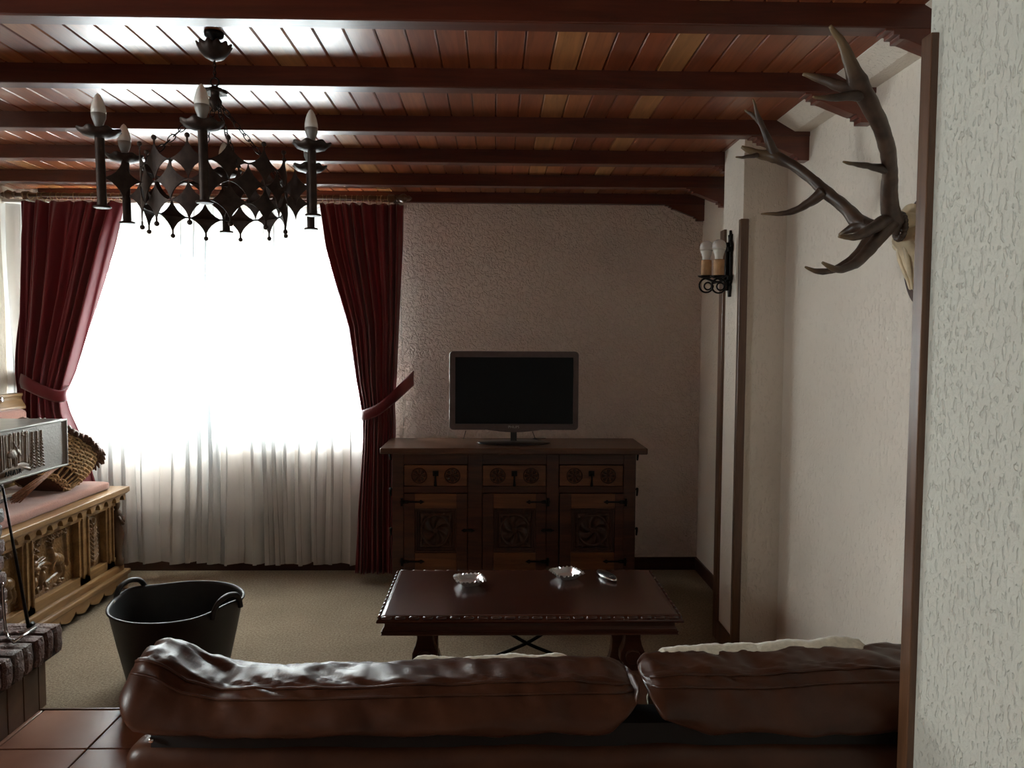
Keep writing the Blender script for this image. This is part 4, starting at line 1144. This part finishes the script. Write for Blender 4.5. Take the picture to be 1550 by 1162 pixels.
for dx_ in (-.13, -.08, .07, .12): S.append(('c', (b_ + dx_, .42), (b_ + dx_ + .01, .26), .022, .85))
for s_ in (-1, 1): S += [('c', (b_ + .15, .60), (b_ + .15 + s_ * .07, .68), .02, .8), ('c', (b_ + .15 + s_ * .07, .68), (b_ + .15 + s_ * .10, .74), .02, .8)]
S += [('e', (b_, .16), .55, .11, 0.1, .45), ('c', (b_ + .3, .20), (uy(62) / Hh, .10), .03, .4)]
relief_panel('relief_panel', 2.30, hy - .004, z0h + .006, z1h - .006, S, M['pewter'], t, HX - .006, .008, 330, 120, .0004)
for (za, zb2) in ((z0h, z0h + .008), (z1h - .008, z1h)):
    MB().box((HX - .01, 1.72, za), (HX + .003, hy, zb2)).build('rim_strip', M['hood'], t, bevel=.002)
MB().box((HX - .01, hy - .006, z0h), (HX + .003, hy + .001, z1h)).build('rim_strip', M['hood'], t, bevel=.002)
yb_ = 1.72 * 1150 / (749 - 24)
text_mesh('AN ATR', .026, .0012, M['iron'], 'signature', t, Matrix.Translation((HX + .0035, yb_, z0h + .030)) @ Matrix.Rotation(PI / 2, 4, 'Z') @ Matrix.Rotation(PI / 2, 4, 'X'))
# fire irons
t = thing('fire_poker', 'thin black iron poker leaning on the brick pillar above the hearth', 'poker', (-1.93, 3.03, .33))
p0 = atX(4, 738, -1.915); p1 = Vector((-1.90, atX(43, 946, -1.90).y, .330))
MB().tube([p0, p0.lerp(p1, .5), p1], [.0042, .0055, .007], 8).tube([p0 + Vector((0, .0, 0)), p0 + Vector((.0, -.02, .02)), p0 + Vector((-.01, -.03, .0)), p0 + Vector((0, -.01, -.01))], .003, 6).build('shaft', M['iron'], t, smooth=True)
MB().tube([p1, p1 + Vector((.0, .03, -.001))], .010, 8).build('tip', M['iron'], t, smooth=True)
t = thing('fire_tongs', 'light metal fire tongs lying on the brick ledge beside the poker', 'tongs', (-1.95, 2.95, .33))
q0, q1 = atZ(54, 950, .332), atZ(20, 972, .332)
MB().tube([q0, q1], [.007, .005], 8).build('arm', M['chrome'], t, smooth=True)
q2 = atX(3, 882, -1.945)
MB().tube(smooth_path([q2, atX(6, 930, -1.938), atX(11, 962, -1.925), q1 + Vector((0, 0, .006))]), .006, 8).build('arm', M['chrome'], t, smooth=True)

# ------------------------------------------------------------------ chandelier
cc = at(327, 100, 2.42); CXc, CYc = -0.870, 2.42
t = thing('chandelier', 'black wrought iron chandelier of star plates with six candle bulbs hanging from the ceiling', 'chandelier', (CXc, CYc, ZC))
tilt = Matrix.Rotation(math.radians(-.35), 4, 'Y') @ Matrix.Rotation(math.radians(1.0), 4, 'X')
Z0 = 1.874
def TL(m):
    pv = Vector((CXc, CYc, Z0))
    m.v = [pv + (tilt @ (v - pv)) for v in m.v]; return m
def scallop(r_, z, a): return r_ * (1 + .06 * math.cos(a * 12)) if r_ > .03 else r_, z + (.004 * math.cos(a * 12) if r_ > .04 else 0)
zr = at(326, 92, CYc).z
MB().lathe([(.0001, 0), (.012, .001), (.030, .010), (.044, .028), (.052, .045), (.050, .047), (.040, .032), (.02, .014), (.0001, .010)], (CXc, CYc, zr), 72, fn=scallop).build('ceiling_rose', M['iron_brown'], t, smooth=True)
MB().lathe([(.03, 0), (.028, -.012), (.010, -.02), (.008, -.045), (.0001, -.05)], (CXc, CYc, ZC), 20).build('ceiling_hook', M['iron'], t, smooth=True)
def chain(p0, p1, n, rl, name):
    m = MB(); p0 = Vector(p0); p1 = Vector(p1); d = (p1 - p0); L = d.length; d.normalize()
    side = d.orthogonal().normalized(); s2 = d.cross(side)
    for i in range(n):
        c_ = p0.lerp(p1, (i + .5) / n); sd = side if i % 2 else s2; h = L / n * .68
        pts = [c_ + d * (h * math.cos(2 * PI * k / 12)) + sd * (rl * math.sin(2 * PI * k / 12)) for k in range(13)]
        m.tube(pts, .0016, 5, caps=False)
    return m.build(name, M['iron'], t, smooth=True)
zh = at(322, 118, CYc).z
chain((CXc, CYc, zr + .002), (CXc, CYc, zh), 5, .004, 'chain')
MB().torus((CXc, CYc, zh - .012), .013, .0025, 'Y', 20, 6).build('top_ring', M['iron'], t, smooth=True)
zhub = zh - .025
MB().lathe([(.0001, 0), (.008, 0), (.014, -.006), (.032, -.012), (.036, -.022), (.030, -.024), (.014, -.018), (.012, -.03), (.020, -.045), (.020, -.055), (.008, -.07), (.0001, -.078)], (CXc, CYc, zhub), 48, fn=lambda r_, z, a: (r_ * (1 + .08 * math.cos(8 * a)) if r_ > .025 else r_, z)).build('hub', M['iron_brown'], t, smooth=True)
Rr = .212
star = []
HWs, HHs = .0575, .058
for q in range(4):
    a0 = [(HWs, 0), (0, HHs), (-HWs, 0), (0, -HHs)]; pa, pb = a0[q], a0[(q + 1) % 4]
    for k in range(8):
        s_ = k / 8
        # concave arc pulled to the centre
        cxq, cyq = pa[0] + pb[0], pa[1] + pb[1]
        a1 = math.pi / 2 * s_
        # superellipse astroid-like
        star.append((pa[0] * math.cos(a1) ** 3.1 + pb[0] * math.sin(a1) ** 3.1, pa[1] * math.cos(a1) ** 3.1 + pb[1] * math.sin(a1) ** 3.1))
def plate(name, ang, R, z, mat, radial=False, sc=1.0, ball=None, rc=None):
    m = MB(); dx_, dy_ = math.sin(ang), -math.cos(ang); tx, ty = math.cos(ang), math.sin(ang)
    vs = []
    for off in (-.0012, .0012):
        for (u, v) in star:
            u *= sc; v *= sc
            if radial: vs.append((CXc + dx_ * (R + u) + tx * off, CYc + dy_ * (R + u) + ty * off, z + v))
            else:
                # bend on the cylinder
                a2 = ang + u / R; vs.append((CXc + math.sin(a2) * (R + off), CYc - math.cos(a2) * (R + off), z + v))
    n = len(star); m.add(vs, [tuple(range(n))[::-1], tuple(range(n, 2 * n))] + [(i, (i + 1) % n, n + (i + 1) % n, n + i) for i in range(n)])
    if ball:
        c_ = Vector((CXc + dx_ * R, CYc + dy_ * R, z + ball * (HHs + .006)))
        m.ball(c_, .0075, 12); m.tube([(c_.x, c_.y, z + ball * HHs * .8), c_], .003, 6)
    return TL(m).build(name, mat, t)
ns = 12
for k in range(ns):
    a = 2 * PI * k / ns + math.radians(14.5 + 15)
    plate('star_plate', a, Rr, Z0 + .144, M['iron_brown'], ball=1)
    plate('star_plate', a + PI / ns, Rr, Z0 + .144 - HHs, M['iron_brown'])
    plate('star_plate', a, Rr, Z0 + .144 - 2 * HHs, M['iron_brown'], ball=-1)
for i, z in enumerate((Z0 + .144 - .001, Z0 + .144 - 2 * HHs)):
    TL(MB().torus((CXc, CYc, z), Rr - .004, .0022, 'Z', 64, 6)).build('hoop', M['iron'], t, smooth=True)
Rc = .3314
for k in range(6):
    a = math.radians(14.5 + 60 * k); px_, py_ = CXc + Rc * math.sin(a), CYc - Rc * math.cos(a)
    dx_, dy_ = math.sin(a), -math.cos(a)
    plate('bracket_star', a, (Rc + Rr) / 2 + .002, Z0 + .144 - HHs, M['iron_brown'], radial=True, sc=.98)
    tb = TL(MB().lathe([(.0001, 0), (.022, 0), (.024, .003), (.022, .006), (.0125, .008), (.0125, .195), (.0001, .197)], (px_, py_, Z0), 24)).build('candle_tube', M['iron_brown'], t, smooth=False, bevel=.0005)
    TL(MB().lathe([(.0001, .192), (.022, .193), (.042, .200), (.057, .213), (.055, .215), (.040, .204), (.018, .198), (.012, .205), (.012, .222), (.0001, .223)], (px_, py_, Z0), 60, fn=lambda r_, z, a: (r_ * (1 + .05 * math.cos(8 * a)) if r_ > .03 else r_, z + (.003 * math.cos(8 * a) if r_ > .05 else 0)))).build('drip_dish', M['iron_brown'], tb, smooth=True)
    TL(MB().lathe([(.0001, .220), (.008, .220), (.0105, .226), (.014, .236), (.0185, .248), (.0195, .260)], (px_, py_, Z0), 24)).build('bulb_collar', M['bulb_base'], tb, smooth=True)
    TL(MB().lathe([(.0195, .260), (.0190, .272), (.0165, .286), (.012, .300), (.006, .311), (.0001, .316)], (px_, py_, Z0), 24)).build('bulb', M['bulb'], tb, smooth=True)
for k in range(4):
    a = math.radians(35 + 90 * k)
    q = TL(MB().add([(CXc + Rr * math.sin(a), CYc - Rr * math.cos(a), Z0 + .140)], [])).v[0]
    chain((CXc + .012 * math.sin(a), CYc - .012 * math.cos(a), zhub - .05), q, 13, .0075, 'chain')

# ------------------------------------------------------------------ stag skull trophy
t = thing('antler_trophy', 'bleached stag skull with large dark antlers mounted on an oval plaque on the right wall', 'antlers', (XR, 2.36, 1.78))
pz0, pz1 = 1.622, 1.955; pc = (pz0 + pz1) / 2; ph_ = (pz1 - pz0) / 2
poly = []
for k in range(48):
    a = 2 * PI * k / 48; s_ = math.sin(a)
    poly.append((2.36 + .102 * math.cos(a) * (1 + .12 * s_), pc + ph_ * s_))
MB().prism(poly, 'X', XR - .020, XR).build('plaque', M['plaque'], t, bevel=.006)
m = MB()
pth = [(XR - .035, 2.36, 1.925), (XR - .045, 2.36, 1.915), (XR - .050, 2.36, 1.89), (XR - .052, 2.36, 1.855), (XR - .050, 2.36, 1.825), (XR - .046, 2.36, 1.79), (XR - .040, 2.36, 1.75), (XR - .032, 2.36, 1.71), (XR - .026, 2.36, 1.685), (XR - .024, 2.36, 1.672)]
rd = [.010, .034, .050, .058, .062, .046, .030, .022, .015, .004]
pp, rr_ = smooth_path(pth, rd, 5)
m.tube(pp, rr_, 28, flat=.72)
for i, v in enumerate(m.v):
    w_ = 1 + .06 * noise.noise(v * 40)
    m.v[i] = Vector((v.x + .004 * noise.noise(v * 60), 2.36 + (v.y - 2.36) * w_, v.z))
for s_ in (-1, 1):
    m.torus((XR - .055, 2.36 + s_ * .052, 1.815), .016, .006, 'X', 16, 8, rot=Matrix.Rotation(s_ * .7, 3, 'Z'))
    m.tube(smooth_path([(XR - .075, 2.36 + s_ * .018, 1.80), (XR - .066, 2.36 + s_ * .022, 1.76), (XR - .050, 2.36 + s_ * .012, 1.71), (XR - .038, 2.36 + s_ * .006, 1.668)]), [.008] * 7 + [.007] * 6 + [.005] * 5 + [.002], 8)
    m.tube([(XR - .055, 2.36 + s_ * .03, 1.875), (XR - .085, 2.36 + s_ * .045, 1.875), (XR - .10, 2.36 + s_ * .05, 1.872)], [.028, .024, .022], 14)
m.build('skull', M['bone'], t, smooth=True)
def antler_part(m, pts, rads, tip=True):
    w = [at(px, py, Y) for px, py, Y in pts]; pp, rr_ = smooth_path(w, [q_ * .87 for q_ in rads], 7)
    n = len(pp); att = [max(0, (i / (n - 1) - .72) / .28) if tip else 0 for i in range(n)]
    k0 = len(m.v); m.tube(pp, rr_, 14, att=att)
    for i in range(k0, len(m.v)):
        v = m.v[i]; m.v[i] = v + noise.noise_vector(v * 45) * .0022
# near antler
m = MB()
antler_part(m, [(1362, 343, 2.325), (1350, 326, 2.29), (1346, 300, 2.25), (1347, 262, 2.19), (1344, 230, 2.14), (1333, 192, 2.09), (1315, 155, 2.05), (1298, 124, 2.03), (1288, 98, 2.01), (1275, 66, 1.99), (1256, 39, 1.97)],
            [.034, .032, .028, .025, .025, .025, .027, .030, .020, .013, .006])
antler_part(m, [(1343, 256, 2.18), (1325, 253, 2.16), (1300, 249, 2.14), (1276, 245, 2.12)], [.020, .012, .009, .003])
antler_part(m, [(1306, 143, 2.04), (1285, 145, 2.02), (1258, 148, 2.0), (1231, 147, 1.98)], [.022, .014, .010, .003])
antler_part(m, [(1300, 132, 2.035), (1274, 131, 2.05), (1246, 121, 2.07), (1215, 112, 2.09)], [.024, .017, .013, .004])
antler_part(m, [(1352, 334, 2.30), (1325, 366, 2.26), (1298, 396, 2.22), (1268, 408, 2.19), (1245, 397, 2.17)], [.028, .023, .018, .012, .004])
antler_part(m, [(1350, 326, 2.30), (1322, 345, 2.25), (1296, 358, 2.22), (1270, 358, 2.20)], [.026, .020, .014, .005])
for k in range(18):
    a = 2 * PI * k / 18; c_ = at(1362, 343, 2.325); m.ball(c_ + Vector((.004 * math.cos(a), .036 * math.cos(a), .036 * math.sin(a))), .011, 8)
m.build('antler', M['antler'], t, smooth=True, attname='tip')
# far antler
m = MB()
antler_part(m, [(1336, 350, 2.42), (1318, 345, 2.45), (1300, 336, 2.48), (1278, 313, 2.52), (1252, 292, 2.56), (1227, 270, 2.60), (1200, 250, 2.64), (1172, 237, 2.67), (1148, 233, 2.69), (1122, 222, 2.70)],
            [.032, .032, .030, .024, .024, .020, .020, .025, .018, .006])
antler_part(m, [(1246, 290, 2.56), (1226, 306, 2.58), (1195, 321, 2.61), (1151, 324, 2.64)], [.026, .018, .012, .003])
antler_part(m, [(1172, 236, 2.67), (1160, 205, 2.66), (1148, 178, 2.65), (1140, 150, 2.64)], [.024, .014, .009, .003])
antler_part(m, [(1151, 186, 2.655), (1140, 175, 2.66), (1127, 166, 2.67)], [.010, .008, .003])
antler_part(m, [(1150, 234, 2.69), (1132, 237, 2.66), (1114, 238, 2.63)], [.012, .007, .003])
antler_part(m, [(1325, 350, 2.43), (1298, 386, 2.42), (1262, 408, 2.42), (1236, 410, 2.42), (1218, 404, 2.42)], [.026, .020, .013, .010, .003])
antler_part(m, [(1310, 340, 2.46), (1290, 346, 2.48), (1270, 356, 2.50)], [.028, .018, .005])
m.build('antler', M['antler'], t, smooth=True, attname='tip')

# ------------------------------------------------------------------ wall sconce
SYc = 3.66
t = thing('wall_sconce', 'black wrought iron wall sconce with two candle bulbs on the right pier', 'wall lamp', (PX, SYc, 1.87))
m = MB()
zs0, zs1 = 1.72, 2.04
m.prism([(SYc - .006, zs0), (SYc + .006, zs0), (SYc + .016, zs0 + .05), (SYc + .010, zs0 + .06), (SYc + .020, zs0 + .07), (SYc + .020, zs1 - .09), (SYc + .030, zs1 - .075), (SYc + .014, zs1 - .05), (SYc + .020, zs1 - .02), (SYc + .006, zs1 - .035), (SYc, zs1),
         (SYc - .006, zs1 - .035), (SYc - .020, zs1 - .02), (SYc - .014, zs1 - .05), (SYc - .030, zs1 - .075), (SYc - .020, zs1 - .09), (SYc - .020, zs0 + .07), (SYc - .010, zs0 + .06), (SYc - .016, zs0 + .05)], 'X', PX - .014, PX)
m.tube([(PX - .02, SYc, zs0 + .03), (PX - .024, SYc, 1.86), (PX - .02, SYc, 1.98)], .009, 8)
for dz in (1.80, 1.935): m.box((PX - .026, SYc - .026, dz), (PX, SYc + .026, dz + .022))
m.build('back_plate', M['iron'], t, bevel=.002)
for k, (px, Y) in enumerate(((1088, 3.60), (1069, 3.74))):
    bx_ = at(px, 400, Y).x; zb2 = at(px, 419, Y).z
    m = MB()
    pts = [(PX - .02, SYc, 1.80)] + [(bx_ + .002 + (PX - .02 - bx_) * .0 + .034 * math.cos(a) + 0, Y + .0, zb2 - .042 + .034 * math.sin(a)) for a in [PI * .1 - PI * q / 8 for q in range(0, 17)]]
    m.tube(smooth_path(pts, k=3), .0045, 6)
    pts = [(bx_ + .018 * math.cos(a) + .01, Y, zb2 - .045 + .018 * math.sin(a)) for a in [2 * PI * q / 12 for q in range(13)]]
    m.tube(pts, .004, 6, caps=False)
    m.tube(smooth_path([(PX - .022, SYc, 1.815), (PX - .05, (SYc + Y) / 2, 1.795), (bx_, Y, zb2 - .008)]), .005, 6)
    arm = m.build('scroll_arm', M['iron'], t, smooth=True)
    MB().lathe([(.0001, -.008), (.02, -.006), (.036, 0), (.040, .006), (.034, .004), (.02, .0), (.0001, 0)], (bx_, Y, zb2), 32, fn=lambda r_, z, a: (r_ * (1 + .06 * math.cos(8 * a)) if r_ > .03 else r_, z)).build('drip_dish', M['iron'], arm, smooth=True)
    MB().lathe([(.0001, 0), (.0255, 0), (.0250, .078), (.021, .080), (.0001, .080)], (bx_, Y, zb2 + .002), 24).build('candle_sleeve', M['card'], arm, smooth=False)
    MB().lathe([(.0001, .080), (.018, .080), (.019, .095), (.026, .118), (.031, .130)], (bx_, Y, zb2), 28).build('bulb_collar', M['bulb_white'], arm, smooth=True)
    MB().lathe([(.031, .130), (.033, .142), (.031, .156), (.024, .168), (.012, .1745), (.0001, .176)], (bx_, Y, zb2), 28).build('bulb', M['clearbulb'], arm, smooth=True)

# ------------------------------------------------------------------ light
wd = bpy.data.worlds.new('daylight'); scene.world = wd; wd.use_nodes = True
nt = wd.node_tree; bg = nt.nodes['Background']
tc = N(nt, 'ShaderNodeTexCoord'); sp = N(nt, 'ShaderNodeSeparateXYZ'); nt.links.new(tc.outputs['Generated'], sp.inputs[0])
nt.links.new(ramp(nt, sp.outputs['Z'], [(0.0, (0.62, 0.67, 0.67)), (0.48, (0.80, 0.85, 0.84)), (0.52, (1.0, 0.975, 0.91)), (1.0, (1.0, 0.96, 0.86))]), bg.inputs['Color'])
mr = nt.nodes[-1]
bg.inputs['Strength'].default_value = 4.6
pl = bpy.data.lights.new('window_portal', 'AREA'); pl.shape = 'RECTANGLE'; pl.size = WX1 - WX0; pl.size_y = WZ1 - WZ0
pl.cycles.is_portal = True
po = bpy.data.objects.new('window_portal', pl); C.objects.link(po); po.location = ((WX0 + WX1) / 2, YB + T + .01, (WZ0 + WZ1) / 2); po.rotation_euler = (-PI / 2, 0, 0)
pl2 = bpy.data.lights.new('added_window_portal', 'AREA'); pl2.shape = 'RECTANGLE'; pl2.size = VZ1 - VZ0; pl2.size_y = VY1 - VY0  # sampling portal of the added side window
pl2.cycles.is_portal = True
po2 = bpy.data.objects.new('added_window_portal', pl2); C.objects.link(po2); po2.location = (XL - .21, (VY0 + VY1) / 2, (VZ0 + VZ1) / 2); po2.rotation_euler = (0, -PI / 2, 0)
scene.view_settings.view_transform = 'Standard'; scene.view_settings.look = 'None'; scene.view_settings.gamma = 1
scene.view_settings.exposure = 3.5
scene.cycles.max_bounces = 12; scene.cycles.diffuse_bounces = 6; scene.cycles.transparent_max_bounces = 16
